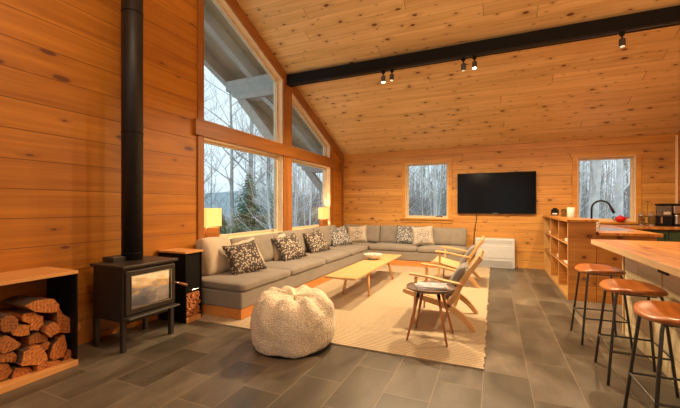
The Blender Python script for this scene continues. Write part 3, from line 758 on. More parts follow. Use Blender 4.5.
ls = MB().box(dx - .0, dx + .085, -.26, .26, .285, .303).build('ash_lip', M_steel, t, bevel=.006)
MB().box(SX0 + .03, SX1 - .01, -.20, .20, .235, .27).build('ash_pan', M_stove, t)
for sx, lx in ((SX0 + .0, 0), (SX1 - .04, 0)):
    for sy in (-SY, SY - .04):
        lg = MB(); lg.box(sx, sx + .04, sy, sy + .04, 0, .27); lg.build('leg', M_stove, t, bevel=.004)

# ---------------------------------------------------------------- log holder with split logs
t = thing('log_holder', 'low open log box with pine top and black side against left wall', 'log holder', (-3.0, 1.70, 0))
M_bint = wood('log_box_pine', (.62, .27, .075), (.80, .42, .15), (0, 1, 0), 22, .35, coat=.2)
MB().box(-.425, .0, -1.20, .0, .722, .748).build('top_board', M_bint, t, bevel=.003)
MB().box(-.425, .0, -1.20, .0, .0, .045).build('bottom_board', M_bint, t, bevel=.003)
MB().box(-.425, -.005, -.012, -.002, .045, .722).build('side_panel', M_black, t)
MB().box(-.425, -.005, -1.198, -1.188, .045, .722).build('side_panel', M_black, t)
MB().box(-.425, -.410, -1.188, -.012, .045, .722).build('back_panel', M_shelf, t)

k = NM('split_firewood'); P = k.obj(); s3 = k.n('ShaderNodeSeparateXYZ'); k.put(s3.inputs[0], P)
oi = k.n('ShaderNodeObjectInfo').outputs['Random']
vv = k.comb(k.math('MULTIPLY', s3.outputs[0], .08), k.math('ADD', s3.outputs[1], oi), k.math('ADD', s3.outputs[2], k.math('MULTIPLY', oi, 3.0)))
rot = k.n('ShaderNodeVectorRotate', rotation_type='X_AXIS'); k.put(rot.inputs['Vector'], vv); k.put(rot.inputs['Angle'], k.math('MULTIPLY', oi, 6.0))
wv = k.n('ShaderNodeTexWave', bands_direction='Z'); wv.inputs['Scale'].default_value = 14; wv.inputs['Distortion'].default_value = 2.5; wv.inputs['Detail'].default_value = 2; k.put(wv.inputs['Vector'], rot.outputs[0])
g = k.noise(vv, 70, 3)
f = k.math('ADD', k.math('MULTIPLY', wv.outputs['Fac'], .12), k.math('MULTIPLY', g, .88))
tone = k.mr(oi, 0, 1, .55, 1.15)
col = k.mix(1.0, k.ramp(f, (.3, (.24, .06, .012)), (.72, (.72, .27, .06))), k.comb(tone, tone, tone), 'MULTIPLY')
k.bump(f, .5, .006); M_log = k.set(col, .8)
M_bark2 = plain('firewood_bark', (.12, .065, .035), .95, 0, .4, 40, .6)
def onx(cu, cv, X=-3.07, sc_=4.08, u0=0, v0=285):
    u, v = u0 + cu / sc_, v0 + cv / sc_
    t_ = (u - 340) / 350; rx = -.4019 + t_ * .9157; ry = .9157 + t_ * .4019; d = X / rx
    return ry * d, 1.25 + d * (206.5 - v) / 350
LOGS = [
 ([(98, 85), (150, 62), (220, 58), (238, 78), (232, 108), (188, 112), (140, 108)], 'bright split log lying on top of the stack'),
 ([(240, 78), (262, 120), (335, 160), (338, 185), (270, 198), (238, 195), (240, 160), (236, 110)], 'log with a jutting end at the upper right of the stack'),
 ([(2, 140), (40, 120), (72, 140), (68, 178), (20, 193), (2, 182)], 'flat-topped split log at the upper left of the stack'),
 ([(52, 190), (82, 165), (126, 165), (127, 203), (90, 211), (57, 207)], 'small split log below and left of the topmost log'),
 ([(100, 120), (150, 113), (182, 130), (184, 163), (160, 188), (130, 188), (130, 160), (97, 150)], 'rounded log directly under the topmost log'),
 ([(186, 165), (215, 150), (238, 160), (234, 193), (200, 213), (178, 193)], 'split log under the jutting one on the right'),
 ([(125, 217), (160, 195), (195, 207), (198, 228), (160, 238), (125, 246)], 'pale domed log in the middle of the stack'),
 ([(165, 247), (200, 232), (212, 235), (200, 262), (185, 275), (170, 262)], 'smallest wedge under the pale domed log'),
 ([(2, 217), (30, 207), (88, 240), (78, 256), (20, 280), (2, 273)], 'wedge-shaped log at the left of the stack'),
 ([(77, 318), (90, 272), (148, 242), (183, 280), (186, 303), (150, 323), (82, 328)], 'large log with broad ribbed end low in the middle'),
 ([(204, 288), (217, 247), (265, 205), (275, 255), (265, 293), (222, 306), (204, 300)], 'large reddish wedge log at the right of the stack'),
 ([(254, 318), (264, 297), (284, 264), (322, 290), (318, 308), (262, 323)], 'log at the bottom right corner by the black side'),
 ([(144, 330), (165, 312), (240, 307), (247, 320), (192, 346), (144, 354)], 'flat log resting on the front rail, right of centre'),
 ([(2, 325), (40, 325), (58, 350), (34, 383), (2, 393)], 'dark log at the bottom left edge of the picture'),
 ([(50, 382), (66, 340), (118, 335), (136, 356), (110, 374), (64, 386)], 'low log on the front rail, left of centre'),
 ([(2, 285), (60, 275), (76, 290), (66, 318), (2, 318)], 'log end between the left wedge and the bottom left log'),
]
random.seed(5)
for poly, lab in LOGS:
    pts = [onx(*p) for p in poly]
    cy_ = sum(p[0] for p in pts) / len(pts); cz_ = sum(p[1] for p in pts) / len(pts)
    dx_ = random.uniform(-.02, .03); L_ = random.uniform(.30, .335)
    nl = 6; vs = []; fs = []; n = len(pts) * 2
    # refine the outline a little
    rp_ = []
    for i in range(len(pts)):
        a, b_ = Vector(pts[i]), Vector(pts[(i + 1) % len(pts)]); rp_ += [a, (a + b_) / 2 + Vector((random.uniform(-.004, .004), random.uniform(-.004, .004)))]
    for q in range(nl + 1):
        x = dx_ - L_ * q / nl
        for j, p in enumerate(rp_):
            w_ = noise.noise(Vector((q * .7, j * 1.1, cy_ * 9))) * .004 if 0 < q else 0
            vs.append((x + (.004 * noise.noise(Vector((j, cy_ * 20, 0))) if q == 0 else 0), (p.x - cy_) * (1 - .01 * q) + w_, (p.y - cz_) * (1 - .01 * q) + w_))
    for q in range(nl):
        for j in range(n): fs.append((q * n + j, q * n + (j + 1) % n, (q + 1) * n + (j + 1) % n, (q + 1) * n + j))
    fs.append(tuple(range(n))[::-1]); fs.append(tuple(nl * n + j for j in range(n)))
    o = MB().add(vs, fs).build('firewood_log', M_log); o.location = (-3.07, cy_, cz_)
    tag(o, lab + ' in the log box', 'firewood', 'split logs in the low log box')
    bk = MB(); js = list(range(0, max(3, n // 3)))
    bv = []; bf = []
    for q in (0, nl):
        for j in js: v_ = Vector(vs[q * n + j]); c_ = Vector((v_.x, 0, 0)); bv.append(v_ + (v_ - c_).normalized() * .003 - Vector((.004, 0, 0))); bv.append(v_ - (v_ - c_).normalized() * .004 - Vector((.004, 0, 0)))
    m_ = len(js)
    for j in range(m_ - 1):
        a, b_ = 2 * j, 2 * j + 2; e_ = 2 * m_
        bf += [(a, b_, e_ + b_, e_ + a), (a + 1, e_ + a + 1, e_ + b_ + 1, b_ + 1), (a, a + 1, b_ + 1, b_), (e_ + a, e_ + b_, e_ + b_ + 1, e_ + a + 1)]
    bk.add(bv, bf).build('bark', M_bark2, o)

# ---------------------------------------------------------------- tall kindling box
t = thing('kindling_box', 'narrow tall black box with pine top between stove and sofa', 'kindling box', (-3.0, 2.75, 0))
MB().box(-.42, .012, -.012, .235, .745, .765).build('top_board', M_bint, t, bevel=.003)
MB().box(-.41, 0, 0, .012, .0, .745).build('side_panel', M_black, t)
MB().box(-.41, 0, .213, .225, .0, .745).build('side_panel', M_black, t)
MB().box(-.41, -.40, .012, .213, .0, .745).build('back_panel', M_black, t)
MB().box(-.40, -.01, .012, .213, .335, .745).build('upper_door', M_black, t)
MB().box(-.40, .0, .012, .213, .0, .055).build('bottom_board', M_bint, t)
MB().tube([(-.008, .06, .345), (.02, .07, .35), (.02, .15, .35), (-.008, .16, .345)], .005, 6).build('pull_handle', M_chrome, t)
stick = MB().bar([(-.36, 0, 0), (0, 0, 0)], .020, .016).build('kindling_stick', wood('kindling_wood', (.42, .13, .04), (.74, .32, .12), (1, 0, 0), 40, .8), bevel=.002)
tag(stick, 'thin split kindling stick stacked in the black kindling box', 'kindling', 'kindling sticks')
first = True; random.seed(8)
for r_ in range(13):
    for c_ in range(8):
        o = stick if first else stick.copy()
        if not first: C.objects.link(o)
        first = False
        o.location = (-3.012 + random.uniform(-.02, .015), 2.777 + c_ * .0238 + (.004 if r_ % 2 else 0), .066 + r_ * .0195)
        o.rotation_euler = (random.uniform(-.25, .25), 0, random.uniform(-.012, .012))
        o.scale = (1, random.uniform(.8, 1.12), random.uniform(.85, 1.1))

# ---------------------------------------------------------------- table lamps on the sill
M_shade = emit('lit_linen_shade', (1.0, .60, .17), 1.0, (.45, .30, .12))
def sill_lamp(y, label, w_=.25, ht=.23, sc_=.9, zb=ZS, x=XL - .03, base=.17, strength=14):
    t = thing('table_lamp', label, 'lamp', (x, y, zb))
    MB().box(-.038, .038, -w_ * .42, w_ * .42, 0, base).build('lamp_base', M_trim, t, bevel=.004)
    MB().tube([(0, 0, base), (0, 0, base + .06)], .007, 8).build('lamp_stem', M_chrome, t)
    p = [(-.052, -w_ / 2), (.052, -w_ / 2), (.052, w_ / 2), (-.052, w_ / 2)]
    MB().ring(p, inset(p, .003), 'z', base + .012, base + .012 + ht).build('lamp_shade', M_shade, t)
    MB().lathe([(.0, 0), (.018, .01), (.022, .04), (.0, .06)], 12, (0, 0, base + .06)).build('light_bulb', M_bulb2, t, smooth=True)
    light('lamp_glow', 'POINT', (x, y, zb + base + .15), strength, WARM, size=.03)
sill_lamp(3.60, 'small lit table lamp with wooden base at the near end of window sill', .27, .245)
sill_lamp(6.98, 'small lit table lamp at the far end of the window sill by the corner', .34, .245)

# ---------------------------------------------------------------- kitchen island
t = thing('kitchen_island', 'large kitchen island with thick orange wood top and pale board sides', 'kitchen island', (1.17, 4.26, 0))
MB().box(0, .85, -3.1, 0, .0, .862).build('cabinet_body', M_island, t)
MB().box(-.012, .03, -.022, .012, .0, .862).build('corner_post', M_counteredge, t, bevel=.003)
MB().box(-.25, .95, -3.3, .07, .866, .915).build('countertop', M_counter, t, bevel=.004)
MB().box(-.2535, -.2495, -3.3, .07, .868, .912).build('front_edge', M_counteredge, t)
MB().box(-.012, -.004, -.97, -.80, .745, .768).build('power_outlet', M_black, t, bevel=.002)
for y0_ in (-.85, -1.75, -2.6): MB().box(-.004, 0.0, y0_ - .003, y0_ + .003, .05, .80).build('panel_joint', M_counteredge, t)

# stools
def make_stool():
    t = thing('bar_stool', 'a', 'stool', (0, 0, 0))
    n = 44; m = 9; vs = []; fs = []
    def outline(a, f):
        ca, sa = math.cos(a), math.sin(a); e_ = 2.5
        rr = (abs(ca) ** e_ + abs(sa) ** e_) ** (-1 / e_)
        return ca * rr * .185 * f * (1 + .05 * sa), sa * rr * .225 * f
    prof = [(.0, .0, 1), (.3, 0, 1), (.6, 0, 1), (.85, 0, 1), (.97, -.006, 1), (1.0, -.018, 1), (.96, -.030, 0), (.84, -.038, 0), (.5, -.043, 0), (.0, -.044, 0)]
    for f, dz, topf in prof:
        for i in range(n):
            x, y = outline(2 * math.pi * i / n, max(f, .002))
            z = .668 + dz + .22 * max(0, abs(y) - .05) ** 1.6 * (1.5) - (.018 * (1 - min(1, (x * x + y * y) / .02)) if topf else 0) - .18 * max(0, -x - .10) ** 1.3
            vs.append((x, y, z))
    for j in range(len(prof) - 1):
        for i in range(n): fs.append((j * n + i, j * n + (i + 1) % n, (j + 1) * n + (i + 1) % n, (j + 1) * n + i))
    MB().add(vs, fs).build('seat', M_seat, t, smooth=True, weld=True)
    for sy in (1, -1):
        pl = []
        for (x0_, x1_) in ((-1, -1),):
            pl = [(-.185, sy * .20, 0), (-.13, sy * .145, .60), (-.122, sy * .138, .633), (-.10, sy * .132, .648), (.10, sy * .132, .648), (.122, sy * .138, .633), (.13, sy * .145, .60), (.185, sy * .20, 0)]
        h_ = len(pl) // 2
        MB().tube(pl[:h_] + [(0, sy * .132, .648)], .0095, 10).build('leg', M_steel, t, smooth=True)
        MB().tube([(0, sy * .132, .648)] + pl[h_:], .0095, 10).build('leg', M_steel, t, smooth=True)
    z = .235; f = z / .60; a, b_ = .185 - .055 * f + .004, .20 - .055 * f + .004
    MB().tube([(-a, -b_, z), (a, -b_, z), (a, b_, z), (-a, b_, z), (-a, -b_, z)], .0075, 8).build('footrest', M_steel, t, smooth=False)
    MB().box(-.10, .10, -.14, .14, .626, .638).build('seat_plate', M_steel, t)
    return t
st = make_stool(); st.location = (.91, 3.985, 0); st.rotation_euler.z = R(2); st['label'] = 'bar stool farthest back along the island, next to cubby shelf end'
for loc, rz, lab in (((.925, 3.19, 0), R(-2), 'middle one of the three bar stools along the island'), ((.93, 2.49, 0), R(1), 'bar stool nearest the camera, cut by the right edge')):
    c_ = copy_tree(st); c_.location = loc; c_.rotation_euler.z = rz; c_['label'] = lab
for o in [o for o in C.objects if o.name.startswith('bar_stool')]: o['group'] = 'bar stools along the island'

# ---------------------------------------------------------------- cubby shelf, peninsula and back counter
t = thing('cubby_shelf', 'pine cubby shelf unit with nine open compartments ending the peninsula', 'shelf', (.913, 5.51, 0))
LY = 2.44
MB().box(.30, .31, .02, LY, .02, 1.045).build('back_panel', M_shelf, t)
MB().box(.0, .31, 0, .035, .0, 1.045).build('end_panel', M_endp, t, bevel=.002); MB().box(-.004, .0, 0, .035, .0, 1.045).build('panel_edging', M_shelfe, t)
MB().box(0, .31, LY, LY + .03, .0, 1.045).build('end_panel', M_shelfe, t)
MB().box(0, .30, .035, LY, .0, .045).build('bottom_board', M_shelfe, t)
for z in (.415, .735): q = MB().box(.006, .30, .035, LY, z, z + .018).build('shelf', M_shelf, t); MB().box(0, .006, .035, LY, z, z + .018).build('edging', M_shelfe, q)
for y in (.79, 1.60): q = MB().box(.008, .30, y, y + .018, .06, 1.045).build('divider', M_shelf, t); MB().box(.002, .008, y, y + .018, .06, 1.045).build('edging', M_shelfe, q)
MB().box(-.02, .33, -.03, LY + .03, 1.045, 1.08).build('bar_top', M_counter, t, bevel=.004)

t = thing('sink_peninsula', 'lower wooden sink counter behind the cubby shelf', 'kitchen counter', (1.24, 5.51, 0))
MB().box(-.013, .60, .0, .035, .0, .872).build('end_panel', M_endp, t)
MB().box(.0, .58, .04, 1.75, .0, .872).build('cabinet_body', M_green, t)
MB().box(.006, .65, -.04, 1.745, .875, .915).build('countertop', M_counter, t, bevel=.004)
MB().box(.12, .52, .45, 1.05, .9152, .9175).build('sink_rim', M_chrome, t, bevel=.001)
t = thing('back_counter', 'wooden counter on dark green cabinets along the back wall', 'kitchen counter', (1.24, 7.30, 0))
MB().box(.62, 1.705, .03, .675, .1, .872).build('cabinet_body', M_green, t)
MB().box(.62, 1.705, .08, .675, .0, .1).build('toe_kick', M_black, t)
for i, x in enumerate((.64, 1.0, 1.36)): 
    d_ = MB().box(x, x + .34, .012, .03, .12, .86).build('cabinet_door', M_green, t, bevel=.003)
    MB().tube([(x + .30, .0, .72), (x + .30, .0, .80)], .005, 6).build('door_pull', M_black, d_)
MB().box(.006, 1.705, -.03, .675, .875, .915).build('countertop', M_counter, t, bevel=.004)

# things in and on the cubby shelf
M_card = plain('white_card', (.75, .72, .66), .6)
M_clear = glass('clear_tableware_glass', (.80, .82, .80), .8)
def jar(name, x, y, z, prof, mat, label, cat, cap=None, n=24):
    t = thing(name, label, cat, (x, y, z)); MB().lathe(prof, n).build('body', mat, t, smooth=True)
    if cap: MB().lathe(cap[0], n).build('lid', cap[1], t, smooth=True)
    return t
jar('thermos_bottle', 1.03, 6.70, .76, [(.0, 0), (.052, 0), (.055, .01), (.055, .17), (.035, .205), (.035, .22), (.0, .22)], M_chrome, 'silver flask in the top middle compartment of the cubby shelf', 'flask', ([(.0, .22), (.037, .22), (.037, .26), (.0, .265)], M_black))
for y, z, lab, w_, h_ in ((7.35, .76, 'white card box in the top compartment nearest the wall', .10, .035), (5.75, .76, 'white card box in the top compartment nearest the end', .12, .03),
                      (7.25, .44, 'white card box in the middle row nearest the wall', .10, .03), (6.45, .44, 'white card box in the centre compartment', .10, .04)):
    t = thing('card_box', lab + ' of the cubby shelf', 'box', (.98, y, z)); MB().box(-.05, .08, -w_, w_, 0, h_).build('tray', M_card, t, bevel=.003); MB().box(-.052, .082, -w_ - .002, w_ + .002, h_, h_ + .008).build('lid', M_card, t)
bk = thing('open_book', 'open book leaning in the middle compartment nearest the shelf end', 'book', (1.0, 5.85, .44)); MB().box(-.06, .06, -.15, .15, 0, .02).build('pages', M_paper, bk); MB().box(-.065, .065, -.155, .155, .02, .024).build('cover', M_card, bk)
t = thing('black_speaker', 'small black speaker on the bar top nearest the back wall', 'speaker', (1.075, 7.80, 1.08))
MB().box(-.06, .06, -.05, .05, 0, .12).build('casing', M_black, t, bevel=.02, seg=3); MB().box(-.05, .03, -.0535, -.049, .02, .045).build('label_plate', M_card, t)
MB().lathe([(.02, 0), (.04, 0), (.036, .02), (.0, .024)], 18, (0, 0, .12)).build('knob', M_black, t, smooth=True)
jar('glass_tumbler', 1.10, 7.00, 1.08, [(.0, 0), (.040, 0), (.046, .13), (.043, .13), (.037, .008), (.0, .008)], M_clear, 'clear glass tumbler on the bar top beside the white candle', 'glass')
jar('pillar_candle', 1.13, 6.58, 1.08, [(.0, 0), (.052, 0), (.054, .004), (.054, .15), (.048, .155), (.0, .148)], plain('white_wax', (.62, .57, .49), .5), 'thick white pillar candle on the bar top left of the tap', 'candle', ([(.0, .148), (.003, .148), (.003, .165), (.0, .166)], M_black))
t = thing('kitchen_faucet', 'tall black gooseneck kitchen tap at the sink before the window', 'tap', (1.34, 6.3, .915))
MB().lathe([(.0, 0), (.032, 0), (.032, .01), (.02, .02), (.02, .07), (.0, .07)], 20).build('tap_base', M_black, t, smooth=True)
arc = [(0, 0, .06), (0, 0, .28)] + [(.11 - .11 * math.cos(a), -.03 * (1 - math.cos(a)), .30 + .12 * math.sin(a)) for a in [math.pi * q / 12 * .9 for q in range(1, 13)]]
MB().tube(arc, .0125, 12).build('spout', M_black, t, smooth=True)
e0 = Vector(arc[-1]); e1 = Vector(arc[-2]); dd = (e0 - e1).normalized()
MB().tube([e0, e0 + dd * .11], [.015, .018], 12).build('spray_head', M_black, t, smooth=True)
MB().tube([(.02, 0, .05), (.09, 0, .085)], [.007, .005], 8).build('lever', M_black, t, smooth=True)
jar('soap_bottle', 1.47, 6.55, .915, [(.0, 0), (.03, 0), (.032, .1), (.012, .13), (.012, .15), (.0, .15)], plain('cloudy_soap_bottle', (.55, .5, .42), .3), 'small soap bottle behind the black tap', 'bottle')
# teapot on the sill
t = thing('teapot', 'small bright red teapot on the kitchen window sill', 'teapot', (2.13, 7.95, .972))
M_red = plain('red_enamel', (.62, .012, .010), .2)
MB().lathe([(.0, 0), (.045, 0), (.075, .03), (.082, .055), (.07, .085), (.035, .10), (.0, .10)], 26).build('pot_body', M_red, t, smooth=True)
MB().lathe([(.0, .10), (.035, .10), (.030, .108), (.008, .115), (.010, .128), (.0, .132)], 18).build('lid', M_red, t, smooth=True)
MB().tube([(.07, 0, .045), (.105, 0, .07), (.125, 0, .095)], [.016, .011, .008], 10).build('spout', M_red, t, smooth=True)
MB().tube([(-.065, 0, .085), (-.10, 0, .09), (-.12, 0, .06), (-.10, 0, .03), (-.072, 0, .03)], .007, 8).build('handle', M_black, t, smooth=True)
# french presses
def press(x, y, label, s_=1.0):
    t = thing('french_press', label, 'coffee press', (x, y, .915))
    MB().lathe([(.0, .01), (.048 * s_, .01), (.050 * s_, .18 * s_), (.047 * s_, .18 * s_), (.045 * s_, .015), (.0, .015)], 24).build('beaker', M_clear, t, smooth=True)
    MB().lathe([(.0, 0), (.053 * s_, 0), (.053 * s_, .03), (.0, .03)], 24).build('base', M_chrome, t)
    MB().lathe([(.0, .18 * s_), (.053 * s_, .18 * s_), (.05 * s_, .20 * s_), (.01, .21 * s_), (.01, .235 * s_), (.0, .24 * s_)], 24).build('lid', M_chrome, t, smooth=True)
    MB().tube([(.05 * s_, -.0, .17 * s_), (.10 * s_, 0, .165 * s_), (.105 * s_, 0, .05), (.052 * s_, 0, .035)], .009, 8).build('handle', M_black, t, smooth=True)
press(2.36, 7.70, 'glass coffee press nearest the kitchen window', .95); press(2.485, 7.66, 'glass coffee press with black handle, beside the coffee machine', .95)
# coffee grinder and coffee maker
t = thing('coffee_grinder', 'black coffee grinder with clear hopper on the back counter', 'grinder', (2.66, 7.70, .915))
MB().box(-.085, .085, -.09, .09, 0, .17).build('body', M_black, t, bevel=.01)
MB().box(-.08, .08, -.085, .085, .17, .35).build('hopper', plain('smoked_plastic', (.10, .08, .07), .12, 0, .3, 20), t, bevel=.01)
MB().box(-.09, .09, -.095, .095, .35, .385).build('lid', M_black, t, bevel=.008)
MB().box(-.03, .06, -.096, -.0855, .20, .245).build('label_plate', M_beige, t); MB().box(-.07, -.045, -.0935, -.0905, .05, .16).build('side_strip', M_chrome, t)
t = thing('coffee_maker', 'silver and black coffee maker at the far right of the back counter', 'coffee maker', (2.83, 7.70, .915))
MB().box(-.075, .11, -.09, .09, 0, .025).build('base', M_black, t, bevel=.005)
MB().lathe([(.0, .026), (.062, .026), (.064, .05), (.05, .17), (.055, .20), (.0, .205)], 24).build('carafe', M_chrome, t, smooth=True)
MB().box(-.07, .11, .066, .09, .025, .36).build('tower', M_black, t)
MB().box(-.068, .068, -.085, .064, .215, .345).build('water_tank', M_chrome, t, bevel=.01)
MB().box(-.075, .11, -.09, .09, .361, .385).build('lid', M_black, t, bevel=.006)

# ---------------------------------------------------------------- outside: roof edge, brackets, ground, hill, trees
def out_z(y): return ceil(y) + .30
so = MB(); so.prism([(1.0, out_z(1.0) + .14), (9.2, out_z(9.2) + .14), (9.2, out_z(9.2) + .20), (1.0, out_z(1.0) + .20)], 'x', XL - 1.62, XL - TH - .01)
t = struct(so.build('trim_12', M_soffit))
for i, x in enumerate((XL - 1.58, XL - .92)):
    struct(MB().prism([(1.0, out_z(1.0) - .10), (9.2, out_z(9.2) - .10), (9.2, out_z(9.2) + .139), (1.0, out_z(1.0) + .139)], 'x', x, x + .12).build('trim_%d' % (13 + i), M_weather))
def bracket(y, zt, label):
    t = thing('roof_bracket', label, 'bracket', (XL - TH - .005, y, zt))
    bm_ = MB(); bm_.prism([(0, -.40), (-1.02, -.40), (-1.08, -.34), (-1.14, -.33), (-1.17, -.22), (-1.30, -.20), (-1.30, .0), (0, .0)], 'y', -.11, .11); bm_.build('beam', M_weather, t, bevel=.006)
    MB().bar([(-.98, 0, -.36), (-.10, 0, -1.42)], .15, .17, (0, 1, 0)).build('brace', M_weather, t, bevel=.006)
    MB().box(-.14, 0, -.08, .08, -1.55, -.24).build('wall_post', M_weather, t, bevel=.006)
    MB().bar([(-.62, 0, -.24), (-.14, 0, -.70)], .10, .08, (0, 1, 0)).build('inner_brace', M_weather, t, bevel=.004)
bracket(5.60, 3.75, 'weathered grey timber roof bracket outside the tall left window')
bracket(8.35, 2.56, 'weathered grey timber roof bracket outside the far window')

gr = MB(); vs = []; fs = []; N = 60
def gz(x, y): 
    d = max(0, math.hypot(x, y - 3) - 9)
    return -1.1 - .055 * d + noise.noise(Vector((x * .06, y * .06, 0))) * .9 * min(1, d / 8)
for i in range(N + 1):
    for j in range(N + 1):
        x = -70 + 110 * i / N; y = -14 + 120 * j / N; vs.append((x, y, gz(x, y)))
for i in range(N):
    for j in range(N): fs.append((i * (N + 1) + j, (i + 1) * (N + 1) + j, (i + 1) * (N + 1) + j + 1, i * (N + 1) + j + 1))
k = NM('forest_floor'); P = k.obj(); M_gr = k.set(k.ramp(k.noise(P, 1.3, 5, .6), (.35, (.34, .31, .28)), (.6, (.58, .57, .55)), (.75, (.80, .82, .84))), .95)
struct(gr.add(vs, fs).build('ground', M_gr, smooth=True))
hl = MB(); vs = []; fs = []
for i in range(81):
    a = R(20 + 150 * i / 80)
    for j in range(9):
        d = 130 + 26 * j; pk = (4 + 6 * math.exp(-((i - 55) / 11) ** 2) + 5 * noise.noise(Vector((i * .16, 2, 0)))) * math.sin(math.pi * min(1, j / 8) * .5)
        vs.append((math.cos(a) * d, math.sin(a) * d, -6 + pk * 1.7 * (.4 + .12 * j) + noise.noise(Vector((i * .5, j, 1))) * 1.5))
for i in range(80):
    for j in range(8): fs.append((i * 9 + j, (i + 1) * 9 + j, (i + 1) * 9 + j + 1, i * 9 + j + 1))
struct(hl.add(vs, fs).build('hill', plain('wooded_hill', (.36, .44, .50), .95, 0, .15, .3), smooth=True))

def grow(mb, p, d, L, r, depth, rnd, spread=.55):
    n = 3; pts = [p]; q = p.copy(); dd = d.copy()
    for i in range(n):
        dd = (dd + Vector((rnd.uniform(-1, 1), rnd.uniform(-1, 1), rnd.uniform(-.2, .6))) * .10).normalized()
        q = q + dd * L / n; pts.append(q.copy())
    mb.tube(pts, [r * (1 - .4 * i / n) for i in range(n + 1)], 5 if depth > 3 else 3, cap=False)
    if depth == 0: return
    for c_ in range(3 if depth > 1 else 3):
        f_ = rnd.uniform(.35, 1.0) if c_ else 1.0
        i0 = min(n - 1, int(f_ * n)); st_ = pts[i0].lerp(pts[i0 + 1], f_ * n - i0 if f_ < 1 else 1)
        ax = Vector((rnd.uniform(-1, 1), rnd.uniform(-1, 1), rnd.uniform(-.1, .7))).normalized()
        nd = (dd * (1 - spread * (.5 if c_ == 0 else 1)) + ax * spread).normalized()
        grow(mb, st_, nd, L * rnd.uniform(.55, .75), r * (.62 if c_ == 0 else .42), depth - 1, rnd, spread)
def bare_tree(seed, H, r, mat, lean=.0, name='bare_tree', low=False):
    rnd = random.Random(seed); mb = MB(); p = Vector((0, 0, -.3)); d = Vector((lean, 0, 1)).normalized(); seg = 6; pts = [p.copy()]
    for i in range(seg):
        d = (d + Vector((rnd.uniform(-1, 1), rnd.uniform(-1, 1), 0)) * .035).normalized(); p = p + d * H / seg; pts.append(p.copy())
    mb.tube(pts, [r * (1 - .85 * i / seg) for i in range(seg + 1)], 8, cap=False)
    nb = 17
    for b_ in range(nb):
        f_ = (.08 if low else .28) + (.9 if low else .7) * b_ / nb; i0 = min(seg - 1, int(f_ * seg)); s_ = pts[i0].lerp(pts[i0 + 1], f_ * seg - i0)
        a = rnd.uniform(0, 6.28); bd_ = Vector((math.cos(a), math.sin(a), rnd.uniform(.3, 1.0))).normalized()
        grow(mb, s_, bd_, H * rnd.uniform(.10, .17) * (1.25 - f_ * .5), r * .34 * (1.1 - f_ * .8), 3, rnd)
    return mb.build(name, mat, smooth=False)
rnd = random.Random(11)
def place(protos, spots, label, cat, group):
    used = set()
    for i, (x, y, s_) in enumerate(spots):
        p = protos[i % len(protos)]
        o = p if p.name not in used else p.copy()
        if p.name in used: C.objects.link(o)
        used.add(p.name)
        o.location = (x, y, gz(x, y)); o.rotation_euler = (0, 0, rnd.uniform(0, 6.28)); o.scale = (s_, s_, s_ * rnd.uniform(.95, 1.1))
        tag(o, label, cat, group)
# through the big windows
tr1 = [bare_tree(s_, 12, .13, M_bark) for s_ in (1, 2, 3)]
sp_ = []
for i in range(17):
    a = R(rnd.uniform(122, 152)); d = rnd.uniform(14, 34); sp_.append((math.cos(a) * d, math.sin(a) * d, rnd.uniform(.55, .9)))
sp_ += [(-9.3, 11.9, 1.0), (-9.0, 12.6, 1.0)]
place(tr1, sp_, 'leafless grey tree standing in the woods outside the tall side windows', 'tree', 'bare trees outside the side windows')
# behind the back wall
tr2 = [bare_tree(s_, 9, .055, M_barkp, 0, 'bare_sapling', True) for s_ in (7, 8, 9)]
sp2 = []
for i in range(34):
    y = rnd.uniform(11.5, 24); sp2.append((rnd.uniform(-4.8, 6.8) * y / 14, y, rnd.uniform(.6, 1.0)))
for i in range(16):
    y = rnd.uniform(10.2, 11.6); sp2.append((rnd.uniform(-3.2, 4.4), y, rnd.uniform(.35, .6)))
for i in range(16):
    y = rnd.uniform(10, 22); sp2.append((-5.5 - (y - 8) * rnd.uniform(.15, .75), y, rnd.uniform(.6, .95)))
place(tr2, sp2, 'thin pale leafless sapling in the woods behind the house', 'tree', 'pale saplings behind the house')
for x, y, r_, lab in ((2.35, 11.4, .15, 'thick white birch trunk filling the left of the kitchen window'), (3.35, 12.6, .12, 'thinner white birch trunk in the middle of the kitchen window'), (-1.75, 12.0, .07, 'white birch trunk seen in the small back window')):
    o = bare_tree(int(r_ * 100), 11, r_, M_barkp, 0, 'birch_tree'); o.location = (x, y, gz(x, y)); tag(o, lab, 'tree')
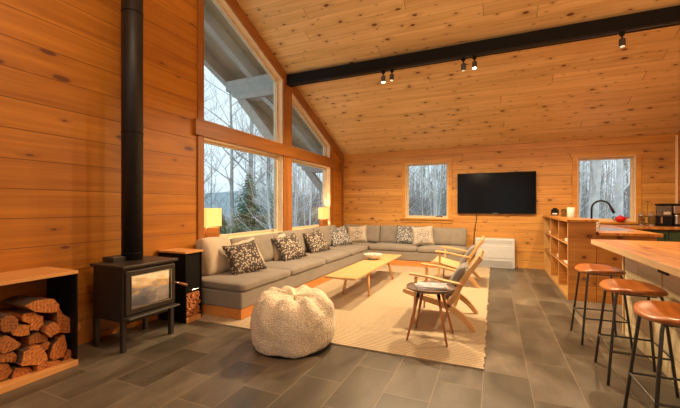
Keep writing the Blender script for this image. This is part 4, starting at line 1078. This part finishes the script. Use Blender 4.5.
# spruces
def spruce(seed, H, Rb, name='spruce_tree'):
    rnd_ = random.Random(seed); t = bpy.data.objects.new(name, None); C.objects.link(t)
    MB().tube([(0, 0, -.3), (0, 0, H)], [.11, .01], 7).build('trunk', M_bark, t)
    mb = MB(); lv = 34
    for i in range(lv):
        f_ = i / lv; z = .4 + (H - .45) * f_; rr = Rb * (1 - f_) ** .85 + .06; nb = int(15 * (1 - f_) + 6)
        for b_ in range(nb):
            a = rnd_.uniform(0, 6.28); L = rr * rnd_.uniform(.7, 1.1); ca, sa = math.cos(a), math.sin(a)
            n = 5
            for q in range(n):
                f0 = q / n; c0 = Vector((ca * L * f0, sa * L * f0, z - .25 * L * f0 ** 1.3)); wd = .42 * L * (1 - f0) * .55 + .07
                for sd in (-1, 1):
                    tip = c0 + Vector((ca * .18 * L - sa * sd * wd, sa * .18 * L + ca * sd * wd, -.06 + rnd_.uniform(-.05, .03)))
                    e_ = c0 + Vector((ca, sa, -.25)) * L / n * .8
                    mb.add([c0, tip, e_, c0 + Vector((0, 0, .03))], [(0, 1, 2), (0, 3, 1)])
    mb.build('foliage', M_needle, t); return t
for seed, H, Rb, x, y, lab in ((1, 3.9, 1.25, -8.6, 10.9, 'dark green spruce nearest the left side window, below the tall bare trees'), (2, 3.3, 1.0, -9.4, 13.6, 'spruce right of the nearest one outside the left side window'),
                         (3, 2.6, .9, -12.0, 13.0, 'small spruce farther back, left of the nearest spruce'), (4, 3.6, 1.0, 5.6, 15.5, 'green spruce among the saplings outside the kitchen window'), (5, 3.6, 1.1, -2.0, 17.0, 'green spruce among saplings outside the small back window')):
    o = spruce(seed, H, Rb); o.location = (x, y, gz(x, y)); tag(o, lab, 'tree')
# dense brushwood far behind
bm_ = MB(); rnd_ = random.Random(4)
def brush(cx_, cy_, dx_, dy_, n, h_):
    for i in range(n):
        x = cx_ + rnd_.uniform(-dx_, dx_); y = cy_ + rnd_.uniform(-dy_, dy_); z = gz(x, y); H = h_ * rnd_.uniform(.5, 1)
        p = [Vector((x, y, z))]
        for q in range(4): p.append(p[-1] + Vector((rnd_.uniform(-.16, .16), rnd_.uniform(-.16, .16), H / 4)))
        bm_.tube(p, [.02, .017, .013, .009, .004], 3, cap=False)
        for b_ in range(6):
            s_ = p[1 + b_ % 3]; a = rnd_.uniform(0, 6.28); e_ = s_ + Vector((math.cos(a) * .5, math.sin(a) * .5, .45)); bm_.tube([s_, s_.lerp(e_, .5) + Vector((0, 0, .05)), e_], [.008, .006, .003], 3, cap=False)
brush(0, 18, 11, 5, 1500, 6.0); brush(-18, 21, 8, 7, 900, 2.8); brush(-12, 25, 8, 6, 500, 5)
tag(bm_.build('brushwood', plain('twig_bark', (.36, .32, .29), .95, 0, .3, 2)), 'dense grey-brown winter brushwood filling the woods around the house', 'brushwood', kind='stuff')
